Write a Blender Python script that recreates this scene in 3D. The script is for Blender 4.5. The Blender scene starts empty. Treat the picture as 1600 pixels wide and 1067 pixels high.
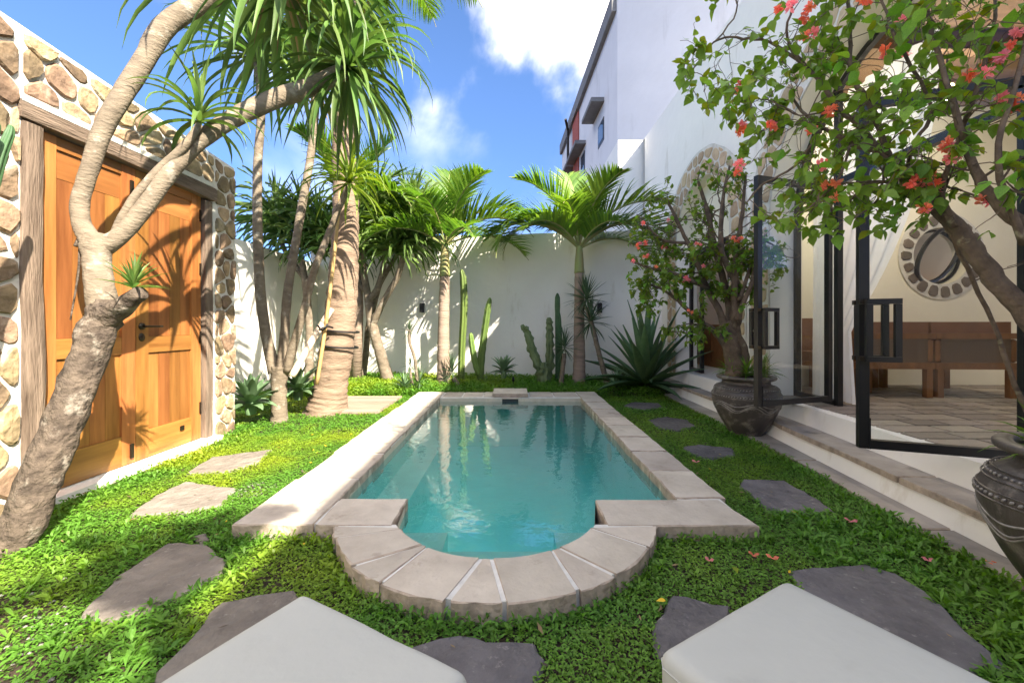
import bpy, math, random
import numpy as np
from mathutils import Vector, Matrix, Quaternion, noise as mnoise

# ------------------------------------------------------------------ camera, sky, sun, exposure
F = 640.0; CH = 1.15; HY = 508.0
sc = bpy.context.scene
COL = sc.collection
cam_d = bpy.data.cameras.new('camera'); cam = bpy.data.objects.new('camera', cam_d); COL.objects.link(cam)
cam.location = (0, 0, CH); cam.rotation_euler = (math.radians(90), 0, 0)
cam_d.sensor_width = 36; cam_d.lens = 36*F/1600; cam_d.shift_y = -(533.5-HY)/1600
cam_d.clip_start = 0.05; cam_d.clip_end = 2000
sc.camera = cam
SUN = Vector((-.80, .85, -1.02)).normalized()
sd = bpy.data.lights.new('sun', 'SUN'); so = bpy.data.objects.new('sun', sd); COL.objects.link(so)
sd.energy = 2.0; sd.angle = math.radians(0.55); sd.color = (1.0, .97, .91)
so.rotation_euler = SUN.to_track_quat('-Z', 'Y').to_euler(); so.location = (6, -6, 12)
world = bpy.data.worlds.new('World'); sc.world = world; world.use_nodes = True
nt = world.node_tree; nt.nodes.clear()
N = nt.nodes.new; L = nt.links.new
out = N('ShaderNodeOutputWorld'); bg = N('ShaderNodeBackground'); bg.inputs['Strength'].default_value = .15
sky = N('ShaderNodeTexSky'); sky.sky_type = 'NISHITA'; sky.sun_disc = False
sky.sun_elevation = math.asin(-SUN.z); sky.sun_rotation = math.atan2(-SUN.x, -SUN.y)
sky.air_density = .8; sky.dust_density = .0; sky.ozone_density = 2.2; sky.altitude = 500
tc = N('ShaderNodeTexCoord'); sep = N('ShaderNodeSeparateXYZ'); L(tc.outputs['Generated'], sep.inputs[0])
ad = N('ShaderNodeMath'); ad.operation = 'ADD'; ad.inputs[1].default_value = .18; L(sep.outputs['Z'], ad.inputs[0])
mx = N('ShaderNodeMath'); mx.operation = 'MAXIMUM'; mx.inputs[1].default_value = .05; L(ad.outputs[0], mx.inputs[0])
dx = N('ShaderNodeMath'); dx.operation = 'DIVIDE'; L(sep.outputs['X'], dx.inputs[0]); L(mx.outputs[0], dx.inputs[1])
dy = N('ShaderNodeMath'); dy.operation = 'DIVIDE'; L(sep.outputs['Y'], dy.inputs[0]); L(mx.outputs[0], dy.inputs[1])
cb = N('ShaderNodeCombineXYZ'); L(dx.outputs[0], cb.inputs[0]); L(dy.outputs[0], cb.inputs[1])
mp = N('ShaderNodeMapping'); mp.inputs['Location'].default_value = (0.68, 3.05, 0); mp.inputs['Rotation'].default_value = (0, 0, math.radians(-35))
mp.inputs['Scale'].default_value = (1.1, .55, 1); L(cb.outputs[0], mp.inputs[0])
n1 = N('ShaderNodeTexNoise'); n1.inputs['Scale'].default_value = 1.3; n1.inputs['Detail'].default_value = 9; n1.inputs['Roughness'].default_value = .52
n1.inputs['Distortion'].default_value = .25; L(mp.outputs[0], n1.inputs['Vector'])
rp = N('ShaderNodeValToRGB'); rp.color_ramp.elements[0].position = .445; rp.color_ramp.elements[1].position = 1.0; rp.color_ramp.interpolation = 'EASE'; L(n1.outputs['Fac'], rp.inputs[0])
skm = N('ShaderNodeMix'); skm.data_type = 'RGBA'; skm.blend_type = 'MULTIPLY'; skm.inputs[0].default_value = 1.0
elr = N('ShaderNodeMapRange'); elr.interpolation_type = 'SMOOTHSTEP'; elr.inputs['From Min'].default_value = -.05; elr.inputs['From Max'].default_value = .62; L(sep.outputs['Z'], elr.inputs[0])
tn = N('ShaderNodeMix'); tn.data_type = 'RGBA'; L(elr.outputs[0], tn.inputs[0]); tn.inputs[6].default_value = (.085, .122, .205, 1); tn.inputs[7].default_value = (.175, .24, .32, 1)
L(sky.outputs[0], skm.inputs[6]); L(tn.outputs[2], skm.inputs[7])
cel = N('ShaderNodeMapRange'); cel.interpolation_type = 'SMOOTHSTEP'; cel.inputs['From Min'].default_value = .36; cel.inputs['From Max'].default_value = .62; cel.inputs['To Min'].default_value = .05; L(sep.outputs['Z'], cel.inputs[0])
cml = N('ShaderNodeMath'); cml.operation = 'MULTIPLY'; L(rp.outputs[0], cml.inputs[0]); L(cel.outputs[0], cml.inputs[1])
cm = N('ShaderNodeMix'); cm.data_type = 'RGBA'; L(cml.outputs[0], cm.inputs[0]); L(skm.outputs[2], cm.inputs[6]); cm.inputs[7].default_value = (26, 24.8, 23.5, 1)
L(cm.outputs[2], bg.inputs['Color']); L(bg.outputs[0], out.inputs[0])
sc.view_settings.view_transform = 'Standard'; sc.view_settings.look = 'None'; sc.view_settings.exposure = 3.17
sc.view_settings.gamma = 1; sc.view_settings.use_curve_mapping = False
sc.view_settings.use_white_balance = True; sc.view_settings.white_balance_temperature = 7500
sc.render.engine = 'CYCLES'
sc.cycles.max_bounces = 8; sc.cycles.diffuse_bounces = 5; sc.cycles.glossy_bounces = 3; sc.cycles.transparent_max_bounces = 12
sc.cycles.transmission_bounces = 3; sc.cycles.caustics_reflective = False; sc.cycles.caustics_refractive = False

def G(px, py, z=0.0):
    Y = F*(CH-z)/(py-HY); return Vector(((px-800)/F*Y, Y, z))
def W(px, py, Y): return Vector(((px-800)/F*Y, Y, CH+(HY-py)/F*Y))
R = random.Random(7)
U = R.uniform

# ------------------------------------------------------------------ materials
MATS = {}
def mat(name, col, rough=.8, var=.25, scale=6, bump=.3, bscale=40, col2=None, stretch=(1, 1, 1), spec=.3, objvar=.0, bdist=.004,
        trans=0, tint=False, metal=0, dirt=None, dscale=2.0, dthr=.6, dst=(1, 1, 1), island=0):
    if name in MATS: return MATS[name]
    m = bpy.data.materials.new(name); m.use_nodes = True; t = m.node_tree; t.nodes.clear()
    n = t.nodes.new; l = t.links.new
    o = n('ShaderNodeOutputMaterial'); p = n('ShaderNodeBsdfPrincipled')
    p.inputs['Roughness'].default_value = rough; p.inputs['Specular IOR Level'].default_value = spec; p.inputs['Metallic'].default_value = metal
    tx = n('ShaderNodeTexCoord'); oi = n('ShaderNodeObjectInfo')
    mu = n('ShaderNodeMath'); mu.operation = 'MULTIPLY'; mu.inputs[1].default_value = 37.0; l(oi.outputs['Random'], mu.inputs[0])
    va = n('ShaderNodeVectorMath'); va.operation = 'ADD'; l(tx.outputs['Object'], va.inputs[0]); l(mu.outputs[0], va.inputs[1])
    mpn = n('ShaderNodeMapping'); mpn.inputs['Scale'].default_value = stretch; l(va.outputs[0], mpn.inputs[0])
    ns = n('ShaderNodeTexNoise'); ns.inputs['Scale'].default_value = scale; ns.inputs['Detail'].default_value = 8; ns.inputs['Roughness'].default_value = .6
    l(mpn.outputs[0], ns.inputs['Vector'])
    r = n('ShaderNodeValToRGB'); r.color_ramp.elements[0].position = .3; r.color_ramp.elements[1].position = .7
    c = Vector(col[:3]); c2 = Vector(col2[:3]) if col2 else c*(1-var)
    c1 = c if col2 else c*(1+var*.6)
    r.color_ramp.elements[0].color = (*c2, 1); r.color_ramp.elements[1].color = (*[min(.95, x) for x in c1], 1)
    l(ns.outputs['Fac'], r.inputs[0]); cur = r.outputs[0]
    if dirt:
        n2 = n('ShaderNodeTexNoise'); n2.inputs['Scale'].default_value = dscale; n2.inputs['Detail'].default_value = 10; n2.inputs['Roughness'].default_value = .65
        mp2 = n('ShaderNodeMapping'); mp2.inputs['Scale'].default_value = dst; l(va.outputs[0], mp2.inputs[0]); l(mp2.outputs[0], n2.inputs['Vector'])
        r2 = n('ShaderNodeValToRGB'); r2.color_ramp.elements[0].position = dthr; r2.color_ramp.elements[1].position = dthr+.14; l(n2.outputs['Fac'], r2.inputs[0])
        mm = n('ShaderNodeMix'); mm.data_type = 'RGBA'; l(r2.outputs[0], mm.inputs[0]); l(cur, mm.inputs[6]); mm.inputs[7].default_value = (*dirt, 1); cur = mm.outputs[2]
    if objvar:
        hs = n('ShaderNodeHueSaturation'); mr = n('ShaderNodeMapRange'); mr.inputs['To Min'].default_value = 1-objvar; mr.inputs['To Max'].default_value = 1+objvar
        l(oi.outputs['Random'], mr.inputs[0]); l(mr.outputs[0], hs.inputs['Value']); l(cur, hs.inputs['Color'])
        m3 = n('ShaderNodeMath'); m3.operation = 'MULTIPLY'; m3.inputs[1].default_value = 7.13; l(oi.outputs['Random'], m3.inputs[0])
        fr = n('ShaderNodeMath'); fr.operation = 'FRACT'; l(m3.outputs[0], fr.inputs[0])
        mh = n('ShaderNodeMapRange'); mh.inputs['To Min'].default_value = .5-objvar*.05; mh.inputs['To Max'].default_value = .5+objvar*.05
        l(fr.outputs[0], mh.inputs[0]); l(mh.outputs[0], hs.inputs['Hue']); cur = hs.outputs[0]
    if tint:
        at = n('ShaderNodeAttribute'); at.attribute_name = 'tint'
        m2 = n('ShaderNodeMix'); m2.data_type = 'RGBA'; m2.blend_type = 'MULTIPLY'; m2.inputs[0].default_value = 1; l(cur, m2.inputs[6]); l(at.outputs['Color'], m2.inputs[7]); cur = m2.outputs[2]
    l(cur, p.inputs['Base Color'])
    if bump:
        nb = n('ShaderNodeTexNoise'); nb.inputs['Scale'].default_value = bscale; nb.inputs['Detail'].default_value = 6; l(mpn.outputs[0], nb.inputs['Vector'])
        b = n('ShaderNodeBump'); b.inputs['Strength'].default_value = bump; b.inputs['Distance'].default_value = bdist; l(nb.outputs['Fac'], b.inputs['Height']); l(b.outputs[0], p.inputs['Normal'])
    if trans:
        td = n('ShaderNodeBsdfTranslucent'); hs2 = n('ShaderNodeHueSaturation'); hs2.inputs['Saturation'].default_value = 1.1; hs2.inputs['Value'].default_value = 1.5
        l(cur, hs2.inputs['Color']); l(hs2.outputs[0], td.inputs[0]); ms = n('ShaderNodeMixShader'); ms.inputs[0].default_value = trans
        l(p.outputs[0], ms.inputs[1]); l(td.outputs[0], ms.inputs[2]); l(ms.outputs[0], o.inputs[0])
    else: l(p.outputs[0], o.inputs[0])
    MATS[name] = m; return m

M_plaster = mat('white_plaster', (.86, .825, .77), .9, .05, 1.5, .5, 9, bdist=.012, dirt=(.66, .60, .51), dscale=1.8, dthr=.60, dst=(1.6, 1.6, .4))
M_villa = mat('villa_plaster', (.87, .84, .79), .9, .05, 1.2, .5, 7, bdist=.012, dirt=(.69, .65, .585), dscale=1.7, dthr=.60, dst=(1.6, 1.6, .4))
M_cream = mat('cream_plaster', (.82, .78, .66), .9, .05, 1.5, .3, 8, bdist=.01)
M_neigh = mat('neighbour_plaster', (.74, .73, .72), .9, .05, 1.0, .5, 5, bdist=.02, dirt=(.60, .585, .57), dscale=.8, dthr=.56, dst=(1.5, 1.5, .35))
M_mortar = mat('white_mortar', (.66, .635, .585), .95, .14, 7, 1, 14, bdist=.02, dirt=(.5, .45, .38), dscale=3, dthr=.6)
M_wstone = mat('ochre_wall_stone', (.38, .27, .165), .95, .3, 9, 1, 22, col2=(.15, .105, .07), objvar=.38, bdist=.014, dirt=(.44, .36, .26), dscale=7, dthr=.54)
M_astone = mat('tan_arch_stone', (.56, .43, .28), .9, .3, 6, .9, 25, col2=(.36, .26, .17), objvar=.2, bdist=.01)
M_coping = mat('beige_coping_stone', (.60, .53, .45), .8, .2, 4, .8, 22, col2=(.42, .36, .30), objvar=.15, bdist=.014, dirt=(.28, .22, .175), dscale=5.5, dthr=.60)
M_rough = mat('rough_stone_edge', (.42, .34, .27), .9, .4, 12, 1, 30, bdist=.012)
M_grout = mat('white_grout', (.66, .64, .60), .95, .15, 20, .6, 40)
M_slate = mat('dark_slate', (.165, .152, .155), .7, .35, 5, 1, 16, col2=(.075, .069, .074), objvar=.2, bdist=.022, dirt=(.30, .275, .26), dscale=26, dthr=.60)
M_slateb = mat('brown_slate', (.24, .21, .18), .85, .3, 5, 1, 16, col2=(.13, .112, .098), objvar=.12, bdist=.022, dirt=(.33, .30, .265), dscale=26, dthr=.60)
M_step = mat('step_stone', (.42, .37, .32), .8, .25, 3, .8, 18, col2=(.25, .22, .195), objvar=.14, bdist=.012, dirt=(.15, .135, .12), dscale=3.5, dthr=.58)
M_tile = mat('room_floor_stone', (.33, .27, .22), .5, .3, 7, .4, 25, col2=(.22, .19, .165), objvar=.3, spec=.5)
M_soil = mat('soil', (.075, .05, .035), .95, .5, 25, 1, 60, col2=(.03, .022, .016), bdist=.02)
M_teak = mat('orange_teak', (.43, .185, .052), .42, .3, 2.6, .3, 30, col2=(.20, .075, .018), stretch=(6, 6, .5), objvar=.26, spec=.5, bdist=.002)
M_teakh = mat('orange_teak_across', (.43, .185, .052), .42, .3, 2.6, .3, 30, col2=(.22, .082, .02), stretch=(6, .5, 6), objvar=.22, spec=.5, bdist=.002)
M_old = mat('weathered_wood', (.25, .185, .14), .9, .4, 3, 1, 14, col2=(.09, .062, .045), stretch=(7, 7, .8), bdist=.01)
M_oldh = mat('weathered_wood_across', (.25, .185, .14), .9, .4, 3, 1, 14, col2=(.09, .062, .045), stretch=(7, .8, 7), bdist=.01)
M_deck = mat('grey_deck_wood', (.34, .27, .21), .85, .3, 3, .6, 20, col2=(.2, .155, .12), stretch=(.8, 9, 9), objvar=.15)
M_black = mat('black_metal', (.012, .012, .013), .35, .1, 5, .05, 50, spec=.5)
M_dmetal = mat('dark_bronze', (.05, .04, .03), .35, .2, 5, .1, 50, metal=.7)
M_steel = mat('steel', (.5, .5, .5), .3, .1, 5, .05, 50, metal=1)
M_canvas = mat('cushion_fabric', (.43, .435, .405), .85, .06, 2.5, .5, 9, bdist=.012, dirt=(.36, .36, .335), dscale=3, dthr=.6)
M_lwood = mat('lounger_wood', (.30, .16, .07), .5, .3, 3, .2, 30, stretch=(1, 6, 6))
M_sofaw = mat('sofa_teak', (.24, .105, .04), .4, .3, 3, .1, 30, stretch=(4, 4, 1))
M_sofac = mat('sofa_brown_cushion', (.22, .105, .06), .9, .15, 5, .2, 200)
M_curtain = mat('white_curtain', (.78, .78, .78), .9, .04, 5, .1, 60, trans=.4)
M_terra = mat('terracotta', (.42, .20, .12), .7, .25, 6, .3, 30)
M_red = mat('red_brick_paint', (.42, .10, .07), .85, .2, 9, .5, 30)
M_grey = mat('grey_concrete', (.20, .20, .20), .85, .2, 4, .3, 30)
M_winglass = mat('dark_window_glass', (.05, .08, .11), .05, .2, 2, 0, spec=.8)
M_ceil = mat('brown_ceiling_wood', (.16, .10, .06), .7, .3, 3, .2, 30, stretch=(1, 5, 5))
M_bark = mat('grey_tree_bark', (.235, .19, .14), .9, .45, 7, .9, 24, col2=(.12, .095, .07), stretch=(1.3, 1.3, 3), bdist=.010, dirt=(.33, .30, .25), dscale=9, dthr=.56)
M_barkd = mat('rough_dark_bark', (.14, .108, .083), .95, .5, 9, 1, 16, col2=(.04, .03, .024), stretch=(1.6, 1.6, 1.6), bdist=.035, dirt=(.30, .265, .22), dscale=7, dthr=.57)
M_coco = mat('coconut_bark', (.30, .215, .155), .95, .4, 4, .9, 14, col2=(.15, .105, .075), stretch=(1, 1, 3.2), bdist=.014, dirt=(.10, .07, .05), dscale=5, dthr=.6)
M_palmb = mat('palm_bark', (.36, .27, .21), .9, .35, 3, .8, 10, col2=(.22, .16, .125), stretch=(1, 1, 6), bdist=.015)
M_shaft = mat('green_crownshaft', (.22, .30, .10), .5, .25, 4, .1, 30, col2=(.30, .22, .11), stretch=(3, 3, .7))
M_bwood = mat('bougainvillea_wood', (.20, .145, .105), .95, .4, 12, 1, 40, col2=(.075, .055, .042), bdist=.012, dirt=(.36, .33, .22), dscale=14, dthr=.6)
M_log = mat('pale_log', (.62, .50, .38), .8, .2, 5, .4, 20)
M_bamboo = mat('bamboo', (.42, .28, .12), .6, .25, 5, .2, 20)
M_pot = mat('dark_glazed_pot', (.045, .038, .036), .45, .3, 5, .6, 25, col2=(.09, .075, .065), spec=.5, dirt=(.24, .21, .185), dscale=6, dthr=.50, stretch=(1, 1, .6), bdist=.006)
M_potw = mat('pot_relief', (.34, .32, .30), .8, .3, 25, .5, 40, col2=(.14, .13, .12))
M_leafD = mat('dracaena_leaf', (.12, .20, .05), .45, .25, 3, .1, 30, col2=(.07, .135, .03), objvar=.35, trans=.3, spec=.4)
M_leafY = mat('yellow_green_leaf', (.17, .25, .035), .45, .25, 3, .1, 30, col2=(.11, .18, .025), objvar=.3, trans=.35, spec=.4)
M_leafP = mat('palm_leaf', (.09, .185, .03), .45, .3, 2, .1, 30, col2=(.125, .21, .03), objvar=.25, trans=.4, spec=.4, tint=True)
M_leafA = mat('agave_leaf', (.095, .18, .08), .5, .3, 2, .1, 10, col2=(.06, .13, .055), objvar=.3, trans=.05, stretch=(.3, 6, 6))
M_edge = mat('agave_leaf_edge', (.16, .22, .08), .5, .2, 2, 0)
M_leafT = mat('foxtail_agave_leaf', (.13, .22, .11), .5, .2, 3, .05, 10, objvar=.25, trans=.12)
M_leafU = mat('yucca_leaf', (.07, .12, .06), .5, .25, 3, .05, 10, objvar=.35, trans=.12)
M_leafB = mat('bougainvillea_leaf', (.20, .36, .05), .5, .3, 15, .2, 60, col2=(.11, .24, .035), objvar=.4, trans=.4, spec=.4)
M_leafC = mat('yellowing_leaf', (.22, .28, .03), .5, .3, 15, .2, 60, objvar=.3, trans=.4)
M_dead = mat('dead_leaf', (.30, .20, .11), .8, .3, 8, .2, 30, objvar=.3, trans=.3)
M_flower = mat('coral_bract', (.9, .27, .17), .7, .15, 10, .1, 60, objvar=.25, trans=.45)
M_flowerp = mat('pink_bract', (.9, .30, .33), .7, .15, 10, .1, 60, objvar=.2, trans=.45)
M_cactus = mat('cactus_skin', (.13, .20, .045), .5, .3, 6, .2, 30, col2=(.09, .15, .04), objvar=.2)
M_cactusd = mat('dark_cactus_skin', (.055, .12, .05), .55, .3, 6, .3, 30, objvar=.2)
M_lump = mat('lumpy_cactus_skin', (.13, .175, .08), .6, .35, 9, .8, 20, col2=(.08, .115, .045), objvar=.15, bdist=.012)
M_grass = mat('ground_cover_leaf', (.22, .34, .045), .5, .3, 2, .0, 30, col2=(.17, .28, .035), trans=.35, tint=True, spec=.35)
M_pooltile = mat('turquoise_pool_tile', (.38, .95, .92), .35, .25, 4, .3, 14, col2=(.24, .86, .84), spec=.5, bdist=.004, dirt=(.46, .92, .84), dscale=5, dthr=.55)
M_poolpale = mat('pale_pool_ledge', (.72, .86, .78), .5, .2, 3, .3, 20)
M_poollip = mat('limestone_pool_lip', (.62, .54, .43), .8, .2, 6, .6, 25, bdist=.006, dirt=(.48, .38, .26), dscale=6, dthr=.58)
M_lampw = mat('pool_lamp_glass', (.8, .75, .6), .3, .05, 2, 0)
M_yellow = mat('yellow_leaf_skin', (.7, .45, .03), .6, .2, 20, .1, 30)
M_kerb = mat('white_gate_kerb', (.76, .74, .69), .9, .1, 4, .6, 20, bdist=.01, dirt=(.45, .42, .36), dscale=5, dthr=.62)

def mat_glass(name, tintc, refl):
    m = bpy.data.materials.new(name); m.use_nodes = True; t = m.node_tree; t.nodes.clear(); n = t.nodes.new; l = t.links.new
    o = n('ShaderNodeOutputMaterial'); tr = n('ShaderNodeBsdfTransparent'); tr.inputs[0].default_value = (*tintc, 1)
    gl = n('ShaderNodeBsdfGlossy'); gl.inputs['Roughness'].default_value = .0; gl.inputs[0].default_value = (.95, .95, .95, 1)
    fr = n('ShaderNodeFresnel'); ge = n('ShaderNodeNewGeometry'); mrr = n('ShaderNodeMapRange'); mrr.inputs['To Min'].default_value = 1.5; mrr.inputs['To Max'].default_value = 1/1.5; l(ge.outputs['Backfacing'], mrr.inputs[0]); l(mrr.outputs[0], fr.inputs[0]); mu = n('ShaderNodeMath'); mu.operation = 'MULTIPLY'; mu.inputs[1].default_value = refl; mu.use_clamp = True
    l(fr.outputs[0], mu.inputs[0]); ms = n('ShaderNodeMixShader'); l(mu.outputs[0], ms.inputs[0]); l(tr.outputs[0], ms.inputs[1]); l(gl.outputs[0], ms.inputs[2]); l(ms.outputs[0], o.inputs[0])
    return m
M_glass = mat_glass('clear_door_glass', (.97, .985, .975), .35)
def mat_water():
    m = bpy.data.materials.new('pool_water'); m.use_nodes = True; t = m.node_tree; t.nodes.clear(); n = t.nodes.new; l = t.links.new
    o = n('ShaderNodeOutputMaterial'); tr = n('ShaderNodeBsdfTransparent'); tr.inputs[0].default_value = (.76, .99, .98, 1)
    gl = n('ShaderNodeBsdfGlossy'); gl.inputs['Roughness'].default_value = .02
    tx = n('ShaderNodeTexCoord'); ns = n('ShaderNodeTexNoise'); ns.inputs['Scale'].default_value = 9; ns.inputs['Detail'].default_value = 3; ns.inputs['Distortion'].default_value = .4
    l(tx.outputs['Object'], ns.inputs['Vector']); ns2 = n('ShaderNodeTexNoise'); ns2.inputs['Scale'].default_value = 1.6; ns2.inputs['Detail'].default_value = 2; l(tx.outputs['Object'], ns2.inputs['Vector'])
    mm = n('ShaderNodeMath'); mm.operation = 'MULTIPLY'; l(ns.outputs['Fac'], mm.inputs[0]); l(ns2.outputs['Fac'], mm.inputs[1])
    b = n('ShaderNodeBump'); b.inputs['Strength'].default_value = .5; b.inputs['Distance'].default_value = .011; l(mm.outputs[0], b.inputs['Height']); l(b.outputs[0], gl.inputs['Normal'])
    fr = n('ShaderNodeFresnel'); fr.inputs[0].default_value = 1.45; l(b.outputs[0], fr.inputs['Normal'])
    mu = n('ShaderNodeMath'); mu.operation = 'MULTIPLY'; mu.inputs[1].default_value = 2.3; mu.use_clamp = True; l(fr.outputs[0], mu.inputs[0])
    df = n('ShaderNodeBsdfDiffuse'); df.inputs[0].default_value = (.07, .72, .67, 1); mk = n('ShaderNodeMixShader'); mk.inputs[0].default_value = .20; l(tr.outputs[0], mk.inputs[1]); l(df.outputs[0], mk.inputs[2])
    ms = n('ShaderNodeMixShader'); l(mu.outputs[0], ms.inputs[0]); l(mk.outputs[0], ms.inputs[1]); l(gl.outputs[0], ms.inputs[2]); l(ms.outputs[0], o.inputs[0])
    return m
M_water = mat_water()
def mat_cane():
    m = bpy.data.materials.new('woven_cane'); m.use_nodes = True; t = m.node_tree; p = t.nodes['Principled BSDF']; n = t.nodes.new; l = t.links.new
    tx = n('ShaderNodeTexCoord'); w1 = n('ShaderNodeTexWave'); w1.bands_direction = 'X'; w1.inputs['Scale'].default_value = 22; w2 = n('ShaderNodeTexWave'); w2.bands_direction = 'Z'; w2.inputs['Scale'].default_value = 22
    l(tx.outputs['Object'], w1.inputs[0]); l(tx.outputs['Object'], w2.inputs[0]); mm = n('ShaderNodeMath'); mm.operation = 'MAXIMUM'; l(w1.outputs['Fac'], mm.inputs[0]); l(w2.outputs['Fac'], mm.inputs[1])
    r = n('ShaderNodeValToRGB'); r.color_ramp.elements[0].color = (.05, .03, .02, 1); r.color_ramp.elements[1].color = (.17, .105, .06, 1); l(mm.outputs[0], r.inputs[0]); l(r.outputs[0], p.inputs['Base Color']); p.inputs['Roughness'].default_value = .6
    return m
M_cane = mat_cane()

# ------------------------------------------------------------------ helpers
def tag(o, label=None, cat=None, group=None, kind=None):
    if label: o['label'] = label
    if cat: o['category'] = cat
    if group: o['group'] = group
    if kind: o['kind'] = kind
    return o
def thing(name, label, cat, loc=(0, 0, 0), rz=0, group=None):
    o = bpy.data.objects.new(name, None); COL.objects.link(o); o.location = loc; o.rotation_euler = (0, 0, rz); o.empty_display_size = .1
    return tag(o, label, cat, group)
def inst(name, me, parent, loc=(0, 0, 0), rot=(0, 0, 0), s=1):
    o = bpy.data.objects.new(name, me); COL.objects.link(o); o.parent = parent; o.location = loc
    if isinstance(rot, Quaternion): o.rotation_mode = 'QUATERNION'; o.rotation_quaternion = rot
    else: o.rotation_euler = rot
    o.scale = (s, s, s) if not hasattr(s, '__len__') else s
    return o
def copy_tree(o, parent=None):
    c = o.copy(); COL.objects.link(c); c.parent = parent
    for ch in o.children: copy_tree(ch, c)
    return c
class MB:
    def __init__(s): s.v = []; s.f = []; s.m = []; s.mats = []
    def mi(s, m):
        if m not in s.mats: s.mats.append(m)
        return s.mats.index(m)
    def add(s, vs, fs, m):
        b = len(s.v); i = s.mi(m); s.v += [tuple(v) for v in vs]
        for f in fs: s.f.append([b+k for k in f]); s.m.append(i)
    def box(s, p0, p1, m, j=0):
        x0, y0, z0 = p0; x1, y1, z1 = p1
        vs = [(x, y, z) for z in (z0, z1) for y in (y0, y1) for x in (x0, x1)]
        if j: vs = [(x+U(-j, j), y+U(-j, j), z+U(-j, j)) for x, y, z in vs]
        s.add(vs, [(0, 2, 3, 1), (4, 5, 7, 6), (0, 1, 5, 4), (2, 6, 7, 3), (0, 4, 6, 2), (1, 3, 7, 5)], m)
    def bar(s, a, b, w, d, m, up=Vector((0, 0, 1))):
        a = Vector(a); b = Vector(b); t = (b-a).normalized()
        if abs(t.dot(up)) > .98: up = Vector((0, 1, 0))
        sx = t.cross(up).normalized()*w/2; sy = sx.cross(t).normalized()*d/2
        vs = [p+i*sx+k*sy for p in (a, b) for i, k in ((-1, -1), (1, -1), (1, 1), (-1, 1))]
        s.add(vs, [(3, 2, 1, 0), (4, 5, 6, 7)]+[(i, (i+1) % 4, (i+1) % 4+4, i+4) for i in range(4)], m)
    def tube(s, pts, rad, m, seg=8, cap=True, rough=0, ribs=0, ribd=0, smooth=1):
        pts = [Vector(p) for p in pts]; n = len(pts); b = len(s.v); mi = s.mi(m)
        if not hasattr(rad, '__len__'): rad = [rad]*n
        up = Vector((0.13, .2, 1)).normalized(); pr = None
        for i, p in enumerate(pts):
            t = (pts[min(i+1, n-1)]-pts[max(i-1, 0)]).normalized()
            if pr is None: a = t.cross(Vector((.3, 1, .1))).normalized()
            else: a = (pr-t*pr.dot(t)).normalized()
            pr = a; c = t.cross(a)
            for k in range(seg):
                th = 2*math.pi*k/seg; r = rad[i]
                if ribs: r *= 1-ribd*(.5+.5*math.cos(ribs*th))
                if rough: r *= 1+rough*mnoise.noise(Vector((math.cos(th)*1.3+p.x*3, math.sin(th)*1.3+p.y*3, p.z*7+i*.3)))
                s.v.append(tuple(p+(a*math.cos(th)+c*math.sin(th))*r))
        for i in range(n-1):
            for k in range(seg):
                k2 = (k+1) % seg
                s.f.append([b+i*seg+k, b+i*seg+k2, b+(i+1)*seg+k2, b+(i+1)*seg+k]); s.m.append(mi)
        if cap:
            s.f.append([b+k for k in range(seg)][::-1]); s.m.append(mi); s.f.append([b+(n-1)*seg+k for k in range(seg)]); s.m.append(mi)
    def lathe(s, prof, m, seg=32, c=(0, 0, 0), fn=None):
        b = len(s.v); mi = s.mi(m)
        for r, z in prof:
            for k in range(seg):
                th = 2*math.pi*k/seg; rr = r*(fn(th, z) if fn else 1); s.v.append((c[0]+rr*math.cos(th), c[1]+rr*math.sin(th), c[2]+z))
        for i in range(len(prof)-1):
            for k in range(seg):
                k2 = (k+1) % seg; s.f.append([b+i*seg+k, b+i*seg+k2, b+(i+1)*seg+k2, b+(i+1)*seg+k]); s.m.append(mi)
    def prism(s, poly, z0, z1, m, mside=None, inset=0, jag=0):
        """poly: list of (x, y) counter-clockwise; top at z1 inset a little for a worn edge"""
        n = len(poly); cx = sum(p[0] for p in poly)/n; cy = sum(p[1] for p in poly)/n
        def ins(p, d):
            v = Vector((cx-p[0], cy-p[1])); l = max(v.length, 1e-6); return (p[0]+v.x/l*d, p[1]+v.y/l*d)
        rings = [[(p[0]+U(-jag, jag), p[1]+U(-jag, jag), z0) for p in poly], [(p[0]+U(-jag, jag), p[1]+U(-jag, jag), z1-inset*.8) for p in poly], [(*ins(p, inset), z1) for p in poly]]
        vs = [q for r in rings for q in r]
        fs = []
        for a in range(2): fs += [(a*n+i, a*n+(i+1) % n, (a+1)*n+(i+1) % n, (a+1)*n+i) for i in range(n)]
        s.add(vs, fs, mside or m); s.add(rings[2], [tuple(range(n))], m)
    def build(s, name, parent=None, smooth=False, mesh=False):
        me = bpy.data.meshes.new(name); me.from_pydata(s.v, [], s.f)
        for m in s.mats: me.materials.append(m)
        me.polygons.foreach_set('material_index', s.m)
        if smooth: me.polygons.foreach_set('use_smooth', [True]*len(s.f))
        me.update()
        if mesh: return me
        o = bpy.data.objects.new(name, me); COL.objects.link(o); o.parent = parent; return o
def structure(mb, name, parent=None, smooth=False):
    o = mb.build(name, parent, smooth); o['kind'] = 'structure'; return o
def recenter(o):
    me = o.data; n = len(me.vertices); a = np.empty(n*3); me.vertices.foreach_get('co', a); a = a.reshape(-1, 3); c = a.mean(0)
    me.vertices.foreach_set('co', (a-c).ravel()); o.location = Vector(o.location)+Vector(c); return o
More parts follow.
